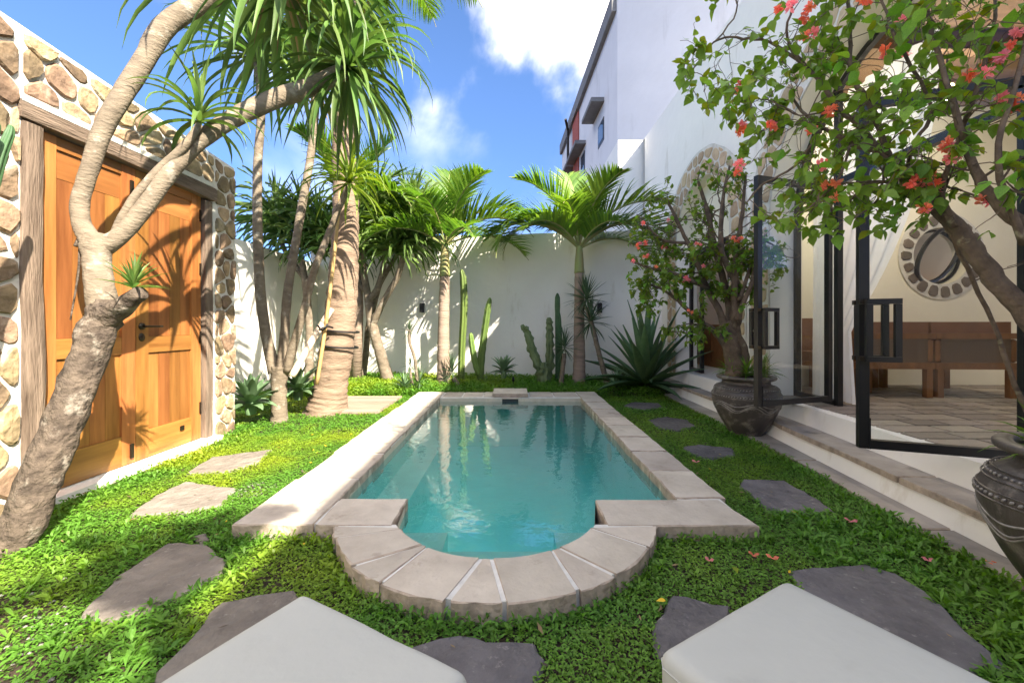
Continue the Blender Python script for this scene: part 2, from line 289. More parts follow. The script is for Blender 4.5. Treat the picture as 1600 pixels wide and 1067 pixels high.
def smooth_path(pts, rad, k=5, wob=0):
    P = [Vector(p) for p in pts]; n = len(P); op = []; orr = []
    for i in range(n-1):
        p0 = P[max(i-1, 0)]; p1 = P[i]; p2 = P[i+1]; p3 = P[min(i+2, n-1)]
        for j in range(k):
            t = j/k; q = .5*((2*p1)+(p2-p0)*t+(2*p0-5*p1+4*p2-p3)*t*t+(3*p1-p0-3*p2+p3)*t**3)
            if wob: q = q+Vector((U(-wob, wob), U(-wob, wob), U(-wob, wob)))
            op.append(q); orr.append(rad[i]*(1-t)+rad[i+1]*t)
    op.append(P[-1]); orr.append(rad[-1]); return op, orr
def pxpath(l): return [W(a, b, Y) for a, b, Y, r in l], [r*Y/F/math.sqrt(1+((a-800)/F)**2) for a, b, Y, r in l]
def inpoly(x, y, poly):
    poly = np.asarray([(p[0], p[1]) for p in poly]); r = np.zeros(x.shape, bool); j = len(poly)-1
    for i in range(len(poly)):
        xi, yi = poly[i]; xj, yj = poly[j]
        c = ((yi > y) != (yj > y)) & (x < (xj-xi)*(y-yi)/((yj-yi)+1e-12)+xi); r ^= c; j = i
    return r
def chaikin(poly, n=1):
    for _ in range(n):
        q = []
        for i in range(len(poly)):
            a = poly[i]; b = poly[(i+1) % len(poly)]
            q += [(a[0]*.78+b[0]*.22, a[1]*.78+b[1]*.22), (a[0]*.22+b[0]*.78, a[1]*.22+b[1]*.78)]
        poly = q
    return poly
def clip(poly, nx, ny, c):
    o = []
    for i in range(len(poly)):
        a = poly[i]; b = poly[(i+1) % len(poly)]; da = a[0]*nx+a[1]*ny-c; db = b[0]*nx+b[1]*ny-c
        if da <= 0: o.append(a)
        if da*db < 0: t = da/(da-db); o.append((a[0]+(b[0]-a[0])*t, a[1]+(b[1]-a[1])*t))
    return o
def area(p): return .5*sum(p[i][0]*p[(i+1) % len(p)][1]-p[(i+1) % len(p)][0]*p[i][1] for i in range(len(p)))
def inset_poly(p, d):
    if area(p) < 0: p = p[::-1]
    q = list(p)
    for i in range(len(p)):
        a = p[i]; b = p[(i+1) % len(p)]; ex, ey = b[0]-a[0], b[1]-a[1]; l = math.hypot(ex, ey)
        if l < 1e-5: continue
        nx, ny = ey/l, -ex/l; q = clip(q, nx, ny, a[0]*nx+a[1]*ny-d)
        if len(q) < 3: return None
    return q
def vor(x0, y0, x1, y1, sx, sy, jit=.38, ang=0):
    """irregular cells filling a rectangle"""
    pts = []; nx = max(1, round((x1-x0)/sx)); ny = max(1, round((y1-y0)/sy))
    for j in range(-1, ny+1):
        for i in range(-1, nx+1):
            pts.append((x0+(i+.5+(.5 if j % 2 else 0)*.9+U(-jit, jit))*(x1-x0)/nx, y0+(j+.5+U(-jit, jit))*(y1-y0)/ny))
    cells = []
    for i, p in enumerate(pts):
        c = [(x0, y0), (x1, y0), (x1, y1), (x0, y1)]
        for k, q in enumerate(pts):
            if k == i or abs(q[0]-p[0]) > 3*sx or abs(q[1]-p[1]) > 3*sy: continue
            nx_, ny_ = q[0]-p[0], q[1]-p[1]; c = clip(c, nx_, ny_, (nx_*(p[0]+q[0])+ny_*(p[1]+q[1]))/2)
            if len(c) < 3: break
        if len(c) >= 3 and abs(area(c)) > .15*sx*sy: cells.append(c)
    return cells
def stone_mesh(poly, fn, d0, d1, m, bev=.25):
    """a rounded stone: poly in (u, v), fn(u, v, depth) -> xyz"""
    p = chaikin(poly, 1)
    n = len(p); cx = sum(a[0] for a in p)/n; cy = sum(a[1] for a in p)/n; sz = math.sqrt(abs(area(p)))
    vs = []
    for fr, d in ((1.0, d0), (.985, d0+(d1-d0)*.75), (.88, d1*.98)):
        for a in p:
            j = sz*.025; vs.append(fn(cx+(a[0]-cx)*fr+U(-j, j), cy+(a[1]-cy)*fr+U(-j, j), d+U(-1, 1)*(d1-d0)*.08))
    fs = []
    for r in range(2): fs += [(r*n+i, r*n+(i+1) % n, (r+1)*n+(i+1) % n, (r+1)*n+i) for i in range(n)]
    vs.append(fn(cx, cy, d1*1.03)); fs += [(2*n+i, 2*n+(i+1) % n, 3*n) for i in range(n)]
    mb = MB(); mb.add(vs, fs, m); return mb

# ================================================================== THE SETTING
XL, XR = -1.44, 1.27; IXL, IXR = -1.03, .98; YB, YBI = 6.34, 5.84; CT = .12
AC = (-.085, 2.39); RI, RO = .575, .875
def arc(r, y0, n=18, off=0):
    a0 = math.asin((AC[1]-y0)/r); return [(AC[0]-r*math.cos(a), AC[1]-r*math.sin(a)) for a in np.linspace(a0, math.pi-a0, n)]
inner = [(IXR, YBI), (IXL, YBI), (IXL, 2.43), (-.625, 2.43)]+arc(RI, 2.13)+[(.495, 2.43), (IXR, 2.43)]
outer = [(XR, YB), (XL, YB), (XL, 2.11), (-.90, 2.11)]+arc(RO, 2.11)[1:-1]+[(.73, 2.11), (XR, 2.11)]
mid = [(1.12, 6.1), (-1.25, 6.1), (-1.25, 2.27), (-.75, 2.27)]+arc(.72, 2.11)+[(.6, 2.27), (1.12, 2.27)]
# ground: far sheet (with a hole where the garden patch lies) and the garden patch itself (with a hole for the pool)
g = MB()
gx0, gx1, gy0, gy1 = -5.0, 3.6, -3.0, 8.9
for a, b, c, d in ((-400, -400, 400, gy0), (-400, gy1, 400, 600), (-400, gy0, gx0, gy1), (gx1, gy0, 400, gy1)):
    g.add([(a, b, -.02), (c, b, -.02), (c, d, -.02), (a, d, -.02)], [(0, 1, 2, 3)], M_soil)
structure(g, 'ground')
xs = np.linspace(gx0, gx1, 130); ys = np.linspace(gy0, gy1, 170)
def gz(x, y):
    z = .035+.012*mnoise.noise(Vector((x*1.3, y*1.3, 0)))
    if y > 6.35: z += min(.05, (y-6.35)*.12)
    if abs(x-gx0) < .1 or abs(x-gx1) < .1 or abs(y-gy0) < .1 or abs(y-gy1) < .1: z = -.02
    return z
XX, YY = np.meshgrid((xs[:-1]+xs[1:])/2, (ys[:-1]+ys[1:])/2); hole = inpoly(XX, YY, mid)
vid = {}; vs = []; fs = []
for j in range(len(ys)-1):
    for i in range(len(xs)-1):
        if hole[j, i]: continue
        q = []
        for a, b in ((i, j), (i+1, j), (i+1, j+1), (i, j+1)):
            if (a, b) not in vid: vid[(a, b)] = len(vs); vs.append((xs[a], ys[b], gz(xs[a], ys[b])))
            q.append(vid[(a, b)])
        fs.append(q)
g = MB(); g.add(vs, fs, M_soil); structure(g, 'garden_soil', smooth=True)

# ---- swimming pool
pool = thing('swimming_pool', 'small turquoise swimming pool edged with beige stone and a rounded near end', 'swimming pool', (0, 3.9, 0))
def P(o):  # parent a world-built part under the pool without moving it
    o.parent = pool; o.location = Vector(o.location)-Vector(pool.location); return o
WZ = .06
mb = MB(); n = len(inner); ZB = -.58
exp = [(AC[0]+(x-AC[0])*1.0, y) for x, y in inner]
vs = [(x, y, .105) for x, y in inner]+[(x, y, .0) for x, y in inner]+[(x, y, ZB) for x, y in inner]
mb.add(vs, [((i+1) % n, i, n+i, n+(i+1) % n) for i in range(n)], M_poollip)
mb.add(vs, [(n+(i+1) % n, n+i, 2*n+i, 2*n+(i+1) % n) for i in range(n)], M_pooltile); P(mb.build('pool_wall'))
mb = MB(); mb.add([(x, y, ZB) for x, y in inner], [tuple(range(n))], M_pooltile); P(mb.build('pool_floor'))
mb = MB(); mb.box((IXL+.002, 2.44, ZB), (-.78, YBI-.002, -.17), M_pooltile); mb.add([(IXL+.002, 2.435, -.166), (-.775, 2.435, -.166), (-.775, YBI-.002, -.166), (IXL+.002, YBI-.002, -.166)], [(0, 1, 2, 3)], M_poolpale); P(mb.build('pool_bench'))
mb = MB()
ledge = arc(RI-.004, 2.30, 20); led = [( -.37, 2.36), (-.37, 2.165), (.24, 2.165), (.24, 2.36)]
lp = [(x, y) for x, y in arc(RI-.004, 2.36, 22)]
half = len(lp)//2
polyL = lp[:half]+[(AC[0], 2.165), (-.37, 2.165), (-.37, 2.36)]; polyR = lp[half-1:]+[(.24, 2.36), (.24, 2.165), (AC[0], 2.165)]
for pl in (polyL, polyR): mb.add([(x, y, -.045) for x, y in pl], [tuple(range(len(pl)))], M_poolpale)
for a, b in (((-.37, 2.36), (-.37, 2.165)), ((-.37, 2.165), (.24, 2.165)), ((.24, 2.165), (.24, 2.36)), ((-.62, 2.36), (-.37, 2.36)), ((.24, 2.36), (.49, 2.36))):
    mb.add([(*a, -.045), (*b, -.045), (*b, ZB), (*a, ZB)], [(0, 1, 2, 3)], M_pooltile)
P(mb.build('entry_step'))
mb = MB(); mb.lathe([(.0, .012), (.07, .012), (.085, .008), (.09, 0)], M_lampw, 20); o = mb.build('underwater_lamp'); o.rotation_euler = (0, math.radians(-90), 0); o.location = (IXR-.004, 4.1, -.12); P(o)
# coping bedding (white grout) and stones
def bed(poly, z0, z1, m, nm):
    mb = MB(); mb.prism(poly, z0, z1, m); o = mb.build(nm); P(o); return o
bed([(XL+.03, 2.14), (IXL-.004, 2.14), (IXL-.004, YB-.03), (XL+.03, YB-.03)], -.05, .114, M_grout, 'coping_bed')
bed([(IXR+.004, 2.14), (XR-.03, 2.14), (XR-.03, YB-.03), (IXR+.004, YB-.03)], -.05, .114, M_grout, 'coping_bed')
bed([(IXL-.003, YBI+.004), (IXR+.003, YBI+.004), (IXR+.003, YB-.04), (IXL-.003, YB-.04)], -.05, .114, M_grout, 'coping_bed')
bed([(IXL-.003, 2.14), (-.63, 2.14), (-.63, 2.425), (IXL-.003, 2.425)], -.05, .113, M_grout, 'coping_bed')
bed([(.50, 2.14), (IXR+.003, 2.14), (IXR+.003, 2.425), (.50, 2.425)], -.05, .113, M_grout, 'coping_bed')
ro = arc(RO-.018, 2.125, 24); ri = arc(RI+.006, 2.125, 24)
mb = MB(); k = len(ro); vs = [(x, y, .1165) for x, y in ro]+[(x, y, .1165) for x, y in ri]+[(x, y, -.05) for x, y in ro]
mb.add(vs, [(i, i+1, k+i+1, k+i) for i in range(k-1)]+[(2*k+i, 2*k+i+1, i+1, i) for i in range(k-1)], M_grout); P(mb.build('coping_bed'))
def edgepts(a, b, n, j):
    return [(a[0]+(b[0]-a[0])*t+(U(-j, j) if 0 < t < 1 else 0), a[1]+(b[1]-a[1])*t+(U(-j, j) if 0 < t < 1 else 0)) for t in np.linspace(0, 1, n+1)[:-1]]
def coping(poly, n=5, j=.006, z1=CT, z0=-.02):
    q = []
    for i in range(len(poly)): q += edgepts(poly[i], poly[(i+1) % len(poly)], n, j)
    mb = MB(); mb.prism(q, z0, z1+U(-.003, .004), M_coping, M_rough, inset=.007, jag=.004); return recenter(P(mb.build('coping_stone')))
g_ = .009
for (x0, x1, brk) in ((XL, IXL, [2.11, 2.75, 3.3, 3.95, 4.6, 5.15, 5.75, YB]), (IXR-.004, XR, [2.435, 2.9, 3.35, 3.78, 4.22, 4.62, 5.05, 5.5, YB])):
    for a, b in zip(brk[:-1], brk[1:]):
        jj = U(-.012, .012); coping([(x0+jj*(x0 < 0), a+g_), (x1, a+g_), (x1, b-g_), (x0+jj*(x0 < 0), b-g_)])
bx = [IXL+.01, -.72, -.42, -.15]
for a, b in zip(bx[:-1], bx[1:]): coping([(a+g_, YBI+.08), (b-g_, YBI+.08), (b-g_, YB-.03), (a+g_, YB-.03)])
coping([(.26, YBI+.08), (.6, YBI+.08), (.6, YB-.03), (.26, YB-.03)]); coping([(.62, YBI+.08), (IXR-.02, YBI+.08), (IXR-.02, YB-.03), (.62, YB-.03)])
coping([(-.28, YBI+.02), (.23, YBI+.02), (.23, YB+.02), (-.28, YB+.02)], z1=.17, z0=.12)
coping([(IXL+.012, 2.11), (-.62, 2.11), (-.62, 2.435), (IXL+.012, 2.435)], j=.004)
coping([(.492, 2.11), (XR-.0, 2.11), (XR-.05, 2.42), (.492, 2.42)], j=.004)
mb = MB(); mb.box((-.14, YBI-.012, .035), (.09, YBI+.004, .10), M_black); mb.box((-.15, YBI-.016, .1), (.10, YBI+.004, .112), M_poollip); P(mb.build('skimmer_slot'))
jo = [((540, 836), (598, 820)), ((573, 874), (663, 849)), ((617, 895), (671, 852)), ((703, 928.5), (750, 878)), ((789, 941), (768, 874)), ((902, 921), (871, 865.5)), ((967, 902), (883, 862)), ((1014, 855), (937, 829))]
def angs(px, r):
    p = G(*px, CT); return math.atan2(AC[1]-p.y, -(p.x-AC[0]))
A = [(math.asin((AC[1]-2.11)/RO)+.0, math.asin((AC[1]-2.11)/RI)+.03)]+[(angs(a, RO), angs(b, RI)) for a, b in jo]
A[1] = (A[1][0], .585)
A += [(math.pi-math.asin((AC[1]-2.11)/RO), math.pi-math.asin((AC[1]-2.11)/RI)-.03)]
for i in range(len(A)-1):
    go, gi = U(.007, .013), U(.006, .012); ao0, ai0 = A[i]; ao1, ai1 = A[i+1]
    if ao1-ao0 < .04: continue
    pt = lambda r, a: (AC[0]-r*math.cos(a), AC[1]-r*math.sin(a))
    m_ = 7; rr = RO+U(-.008, .008)
    po = [pt(rr+U(-.003, .003), a) for a in np.linspace(ao0+go, ao1-go, m_)]; pi_ = [pt(RI, a) for a in np.linspace(ai1-gi*1.4, ai0+gi*1.4, m_)]
    mb = MB(); mb.prism(po+pi_, -.02 if U(0, 1) < 2 else 0, CT+U(-.002, .004), M_coping, M_rough, inset=.005, jag=.006); recenter(P(mb.build('coping_stone')))
wt = MB(); wt.add([(x, y, WZ) for x, y in inner], [tuple(range(len(inner)))], M_water); structure(wt, 'water')

# ---- stepping stones
step_px = [
 ([(289, 740), (330, 714), (425, 702), (405, 722), (350, 738)], M_slateb, 'brown stepping stone farthest back on the left lawn near the gate'),
 ([(200, 806), (240, 775), (290, 752), (370, 762), (345, 790), (290, 800)], M_slateb, 'brown stepping stone before the gate with tree shadow across it'),
 ([(122, 963), (180, 900), (262, 848), (320, 848), (355, 872), (350, 893), (300, 922), (250, 942), (205, 957), (170, 974)], M_slateb, 'large brown stepping stone right of the leaning trunk'),
 ([(300, 838), (322, 832), (328, 840), (310, 848)], M_slateb, 'tiny grey stone chip behind the large left stepping stone'),
 ([(200, 1120), (240, 1050), (345, 940), (400, 928), (460, 920), (560, 1000), (520, 1120)], M_slateb, 'purple brown flagstone peeking out under the left sun lounger'),
 ([(640, 1010), (715, 990), (760, 1000), (838, 1004), (856, 1030), (835, 1080), (740, 1110), (640, 1100)], M_slate, 'grey flagstone between the two loungers below the rounded pool end'),
 ([(972, 634), (990, 628), (1030, 630), (1036, 637), (1005, 641)], M_slate, 'farthest grey stepping stone right of the pool by the big agave'),
 ([(1011, 656), (1040, 651), (1075, 656), (1088, 666), (1060, 674), (1030, 669)], M_slate, 'second grey stepping stone from the big agave beside the near plant pot'),
 ([(1066, 698), (1090, 694), (1145, 700), (1148, 712), (1110, 717), (1085, 710)], M_slate, 'small oval grey stepping stone halfway along the right lawn'),
 ([(1155, 760), (1160, 748), (1225, 750), (1280, 780), (1308, 800), (1260, 803), (1200, 795), (1175, 775)], M_slate, 'grey pointed stepping stone right of the near pool corner'),
 ([(1232, 890), (1290, 885), (1350, 880), (1400, 895), (1450, 925), (1480, 950), (1510, 985), (1580, 1045), (1500, 1060), (1300, 1000)], M_slate, 'largest dark flagstone behind the right sun lounger'),
 ([(1020, 985), (1050, 928), (1090, 935), (1142, 946), (1130, 1010), (1030, 1030)], M_slate, 'dark flagstone with yellow leaf beside the corner of the right lounger')]
STEP = []
for pl, m, lab in step_px:
    poly = [tuple(G(a, b, .055)[:2]) for a, b in pl]
    if area(poly) < 0: poly = poly[::-1]
    q = []
    for i in range(len(poly)):
        a, b = poly[i], poly[(i+1) % len(poly)]; d = math.hypot(b[0]-a[0], b[1]-a[1]); q += edgepts(a, b, max(2, int(d/.06)), .012)
    STEP.append(q); mb = MB(); mb.prism(q, -.02, .058, m, inset=.014, jag=.005)
    recenter(tag(mb.build('stepping_stone'), lab, 'stepping stone', 'stepping stones in the lawn'))

# ---- wooden deck
dk = thing('wooden_deck', 'low grey wooden slat deck on the lawn behind the thick palm trunk', 'deck', (-2.1, 5.6, 0))
for i in range(9):
    y = -.52+i*.122; mb = MB(); mb.box((-.5, y, .05), (.44+i*.0, y+.108, .085), M_deck, .003); inst('slat', mb.build('slat', mesh=True), dk)
for x in (-.4, .35): mb = MB(); mb.box((x, -.5, .0), (x+.06, .55, .049), M_deck); inst('joist', mb.build('joist', mesh=True), dk)
DECK = [(-2.6, 5.07), (-1.66, 5.07), (-1.66, 6.2), (-2.6, 6.2)]

# ---- garden walls
BW0 = Vector((-4.2, 8.55)); BW1 = Vector((2.82, 7.72))
def bwy(x): return BW0.y+(x-BW0.x)*(BW1.y-BW0.y)/(BW1.x-BW0.x)
def wall_grid(name, a, b, z0, z1, th, m, label, nx=60, nz=20, top=None):
    a = Vector(a); b = Vector(b); d = (b-a); nrm = Vector((d.y, -d.x)).normalized(); mb = MB(); vs = []; fs = []
    for k in range(nz+1):
        for i in range(nx+1):
            p = a+d*(i/nx); zt = z1+(top(i/nx) if top else 0); z = z0+(zt-z0)*k/nz
            w = .010*mnoise.noise(Vector((p.x*1.1, p.y*1.1, z*1.1))); vs.append((p.x+nrm.x*w, p.y+nrm.y*w, z))
    fs = [(k*(nx+1)+i, k*(nx+1)+i+1, (k+1)*(nx+1)+i+1, (k+1)*(nx+1)+i) for k in range(nz) for i in range(nx)]
    o = len(vs); 
    for i in range(nx+1): v = vs[nz*(nx+1)+i]; vs.append((v[0]-nrm.x*th, v[1]-nrm.y*th, v[2]+.01))
    fs += [(nz*(nx+1)+i, nz*(nx+1)+i+1, o+i+1, o+i) for i in range(nx)]
    o2 = len(vs); 
    for i in range(nx+1): v = vs[o+i]; vs.append((v[0], v[1], z0))
    fs += [(o+i, o+i+1, o2+i+1, o2+i) for i in range(nx)]
    mb.add(vs, fs, m); ob = mb.build(name, smooth=False); tag(ob, label, 'wall'); return ob
wall_grid('garden_wall', BW0, BW1, -.05, 2.93, .22, M_plaster, 'tall white plaster garden wall at the far end behind the cacti', 90, 30, top=lambda t: .012*math.sin(t*30)+(0))
wall_grid('garden_wall', (-4.05, 3.6), (-4.05, 8.58), -.05, 2.42, .2, M_plaster, 'lower white plaster wall on the left beyond the stone wall', 50, 20)
wall_grid('garden_wall', (-4.9, -3.0), (3.0, -3.0), -.05, 2.6, -.2, M_plaster, 'white plaster wall behind the loungers closing the near end of the garden', 30, 10)

# ---- stone wall with gate
SX = -2.90; S0, S1 = -2.9, 4.28
DY0, DY1, DZ0, DZ1 = 2.52, 3.86, .09, 2.36
def stop(y): return 2.93-(y-2.3)*.075
sw = thing('stone_wall', 'rubble wall of ochre stones in thick white mortar around the wooden gate', 'wall', (SX, 3, 0))
mb = MB()
def swbox(y0, y1, z0, z1a, z1b):
    x0, x1 = -.52, 0.; vs = [(x, y-3, z) for x in (x0, x1) for y, z in ((y0, z0), (y1, z0), (y1, z1b), (y0, z1a))]
    mb.add(vs, [(0, 3, 2, 1), (4, 5, 6, 7), (0, 1, 5, 4), (1, 2, 6, 5), (2, 3, 7, 6), (3, 0, 4, 7)], M_mortar)
swbox(S0, 2.42, -.05, stop(S0), stop(2.42)); swbox(3.97, S1, -.05, stop(3.97), stop(S1)); swbox(2.42, 3.97, 2.5, stop(2.42), stop(3.97))
mb.build('mortar', sw)
def swfn(u, v, d): return (d, u-3, v)
def swstones(y0, z0, y1, z1, sx, sy):
    for c in vor(y0, z0, y1, z1, sx, sy, .36):
        q = inset_poly(c, U(.005, .014))
        if not q or abs(area(q)) < .002: continue
        q = [(a, min(b, stop(a)-.03)) for a, b in q]
        if abs(area(q)) < .003: continue
        recenter(stone_mesh(q, swfn, -.02, U(.008, .028), M_wstone).build('stone', sw))
swstones(1.5, .0, 2.41, 2.95, .25, .17); swstones(2.42, 2.51, 3.98, 2.92, .19, .16); swstones(3.99, .0, S1, 2.8, .14, .15)
# end face of the wall past the gate
mb = MB(); mb.box((-.1, .94, 2.47), (.035, -.6+.0, 2.505), M_mortar, .004); mb.build('ledge', sw)
gate = thing('wooden_gate', 'orange teak double gate in a weathered timber frame in the stone wall', 'gate', (SX-.05, (DY0+DY1)/2, 0))
gy = (DY0+DY1)/2
def timber(name, pts, w, d, m, parent):
    mb = MB(); P_, _ = smooth_path(pts, [1]*len(pts), 5); n = len(P_); vs = []; fs = []
    along = (P_[-1]-P_[0]).normalized(); side = Vector((0, 1, 0)) if abs(along.z) > .5 else Vector((0, 0, 1))
    for i, p in enumerate(P_):
        ww = w/2*(1+.16*mnoise.noise(p*3.1)); w2 = w/2*(1+.16*mnoise.noise(p*3.7+Vector((5, 5, 5)))); dd = d*(1+.1*mnoise.noise(p*4))
        vs += [p-side*ww+Vector((-d, 0, 0)), p-side*ww*.95+Vector((dd*.92, 0, 0)), p-side*ww*.5+Vector((dd, 0, 0)), p+side*w2*.5+Vector((dd*1.02, 0, 0)), p+side*w2*.95+Vector((dd*.9, 0, 0)), p+side*w2+Vector((-d, 0, 0))]
    for i in range(n-1): fs += [(i*6+k, i*6+(k+1) % 6, i*6+6+(k+1) % 6, i*6+6+k) for k in range(6)]
    fs += [tuple(range(6))[::-1], tuple((n-1)*6+k for k in range(6))]
    mb.add(vs, fs, m); return mb.build(name, parent, smooth=False)
timber('post', [(0, 2.47-gy, -.02), (.01, 2.475-gy, .8), (0, 2.465-gy, 1.6), (.0, 2.47-gy, 2.36)], .115, .07, M_old, gate)
timber('post', [(0, 3.915-gy, -.02), (.0, 3.92-gy, 1.0), (0, 3.91-gy, 2.33)], .10, .06, M_old, gate)
timber('beam', [(0.01, 2.40-gy, 2.435), (.01, 3.2-gy, 2.43), (.01, 3.985-gy, 2.41)], .13, .07, M_oldh, gate)
mb = MB(); mb.box((-.10, 2.38-gy, -.05), (.13, 4.0-gy, .085), M_kerb, .006); mb.build('kerb', gate)
for li, (y0, y1) in enumerate(((DY0+.004, gy-.003), (gy+.003, DY1-.004))):
    y0 -= gy; y1 -= gy; wdt = y1-y0; st = .11
    mb = MB(); mb.box((-.03, y0, DZ0), (-.012, y1, DZ1), M_teak); leaf = mb.build('door_leaf', gate)
    def part(nm, a, b, m, j=.0): mb = MB(); mb.box(a, b, m, j); recenter(mb.build(nm, leaf))
    part('stile', (-.012, y0, DZ0), (.02, y0+st, DZ1), M_teak); part('stile', (-.012, y1-st, DZ0), (.02, y1, DZ1), M_teak)
    ya, yb = y0+st+.001, y1-st-.001
    part('rail', (-.012, ya, DZ0), (.018, yb, DZ0+.22), M_teakh); part('rail', (-.012, ya, .93), (.018, yb, 1.06), M_teakh)
    part('rail', (-.012, ya, DZ1-.26), (.006, yb, DZ1-.08), M_teakh); part('rail', (-.012, ya, DZ1-.078), (.018, yb, DZ1), M_teakh)
    np_ = 4
    for z0, z1 in ((DZ0+.222, .928), (1.062, DZ1-.262)):
        for k in range(np_):
            a = ya+(yb-ya)*k/np_; b = ya+(yb-ya)*(k+1)/np_; part('plank', (-.012, a+.0015, z0), (.004+U(-.001, .001), b-.0015, z1), M_teak)
    hy = y0+.004 if li == 0 else y1-.02
    for z in (.32, .98, 1.62, 2.12):
        mb = MB(); mb.box((.021, hy, z), (.030, hy+.016, z+.11), M_dmetal); mb.build('hinge', leaf)
    if li == 0:
        for z in (.13, 2.15): mb = MB(); mb.box((.021, y1-.05, z), (.034, y1-.025, z+.11), M_dmetal); mb.build('bolt', leaf)
    else:
        mb = MB(); mb.lathe([(.0, .014), (.026, .012), (.028, 0)], M_dmetal, 14); mb.tube([(0, 0, .01), (0, 0, .05), (.0, .03, .058), (.0, .10, .05), (0, .135, .052)], .0085, M_dmetal, 8)
        o = mb.build('handle', leaf, True); o.rotation_euler = (0, math.radians(90), 0); o.location = (.021, y0+.045, 1.14)
        mb = MB(); mb.lathe([(.0, .008), (.024, .007), (.026, 0)], M_dmetal, 14); o = mb.build('keyhole', leaf, True); o.rotation_euler = (0, math.radians(90), 0); o.location = (.021, y0+.045, 1.055); o.scale = (1.3, 1, 1)
        part('latch', (.021, y0+.42, DZ0+.13), (.03, y0+.46, DZ0+.17), M_dmetal)

# ---- villa
FX, RX = 2.82, 3.17; TOPZ = 5.12; VY0, VY1 = -6.0, 8.8
ops = [(6.16, .86, 2.50), (3.04, 1.44, 2.26)]; FZ = .38
villa = thing('villa', 'white plastered villa on the right with two stone edged arched openings', 'house', (FX, 3, 0))
def VP(o): o.parent = villa; o.location = Vector(o.location)-Vector(villa.location); return o
def zlow(y):
    for c, r, cz in ops:
        if abs(y-c) < r-1e-6: return cz+math.sqrt(max(0, r*r-(y-c)**2))
    return -.05
yb_ = set(np.arange(VY0, VY1+.01, .35).round(3))
for c, r, cz in ops:
    yb_ |= set((c-r*np.cos(np.linspace(0, math.pi, 41))).round(5))
yb_ = sorted(yb_)
mb = MB()
for a, b in zip(yb_[:-1], yb_[1:]):
    m_ = (a+b)/2; inside = any(abs(m_-c) < r for c, r, cz in ops)
    def zl(y):
        if not inside: return -.05
        for c, r, cz in ops:
            if abs(m_-c) < r: return cz+math.sqrt(max(0, r*r-(y-c)**2))
    za, zb = zl(a), zl(b); nz = 8
    for X, fl in ((FX, 0), (RX, 1)):
        m2 = M_villa if X == FX else M_cream
        for k in range(nz):
            q = [(X, a, za+(TOPZ-za)*k/nz), (X, b, zb+(TOPZ-zb)*k/nz), (X, b, zb+(TOPZ-zb)*(k+1)/nz), (X, a, za+(TOPZ-za)*(k+1)/nz)]
            mb.add(q if fl else q[::-1], [(0, 1, 2, 3)], m2)
    if inside:
        mb.add([(FX, a, za), (FX, b, zb), (RX, b, zb), (RX, a, za)], [(0, 1, 2, 3)], M_cream)
        mb.add([(FX, a, -.05), (FX, b, -.05), (FX, b, FZ), (FX, a, FZ)], [(0, 1, 2, 3)], M_villa)
for c, r, cz in ops:
    for s_ in (-1, 1):
        y = c+s_*r; mb.add([(FX, y, FZ), (RX, y, FZ), (RX, y, cz), (FX, y, cz)], [(0, 1, 2, 3)], M_villa)
mb.add([(FX, VY0, TOPZ), (FX, VY1, TOPZ), (9.2, VY1, TOPZ), (9.2, VY0, TOPZ)], [(0, 1, 2, 3)], M_villa)
mb.add([(FX, VY0, -.05), (9.2, VY0, -.05), (9.2, VY0, TOPZ), (FX, VY0, TOPZ)], [(0, 1, 2, 3)], M_villa)
mb.add([(2.28, VY1, 0), (9.2, VY1, 0), (9.2, VY1, TOPZ), (2.28, VY1, TOPZ)], [(0, 1, 2, 3)], M_villa)
mb.add([(2.28, VY1, 0), (2.28, VY1+2, 0), (2.28, VY1+2, TOPZ), (2.28, VY1, TOPZ)], [(0, 1, 2, 3)], M_villa)
VP(mb.build('wall'))
mb = MB(); mb.box((RX+.01, VY0+.05, 3.95), (9.1, VY1-.05, 4.1), M_ceil); VP(mb.build('ceiling'))
for k in range(9): mb = MB(); mb.box((RX+.02, -.6+k*.9, 3.78), (9.0, -.48+k*.9, 3.948), M_ceil); VP(mb.build('ceiling_beam'))
# far wall of the room with large openings (gives the room its daylight), near wall
mb = MB(); X = 9.1
for a, b, z0, z1 in ((VY0, -1, .3, 4), (-1, 5.2, .3, 2.5), (-1, 5.2, 3.75, 4), (5.2, 5.5, .3, 4), (5.5, 8.6, .3, .5), (5.5, 8.6, 3.75, 4), (8.6, VY1, .3, 4)): mb.box((X, a, z0), (X+.15, b, z1), M_cream)
mb.box((RX, -1.2, .3), (9.1, -1.05, 3.95), M_cream); VP(mb.build('room_wall'))
# dividing wall with the round window
WY = 5.26; wc = W(1470, 400, WY); wr = .365
mb = MB(); ns = 48
def sqr(a):
    c, s_ = math.cos(a), math.sin(a); k = 1/max(abs(c), abs(s_)); return c*k, s_*k
for Y_, fl in ((WY, 0), (WY+.2, 1)):
    for k in range(ns):
        a0, a1 = 2*math.pi*k/ns, 2*math.pi*(k+1)/ns; s0, s1 = sqr(a0), sqr(a1)
        q = [(wc.x+wr*math.cos(a0), Y_, wc.z+wr*math.sin(a0)), (wc.x+.8*s0[0], Y_, wc.z+.8*s0[1]), (wc.x+.8*s1[0], Y_, wc.z+.8*s1[1]), (wc.x+wr*math.cos(a1), Y_, wc.z+wr*math.sin(a1))]
        mb.add(q, [(0, 1, 2, 3)], M_cream)
    for x0, x1, z0, z1 in ((RX, wc.x-.8, .3, 3.95), (wc.x+.8, 9.1, .3, 3.95), (wc.x-.8, wc.x+.8, .3, wc.z-.8), (wc.x-.8, wc.x+.8, wc.z+.8, 3.95)):
        mb.add([(x0, Y_, z0), (x1, Y_, z0), (x1, Y_, z1), (x0, Y_, z1)], [(0, 1, 2, 3)], M_cream)
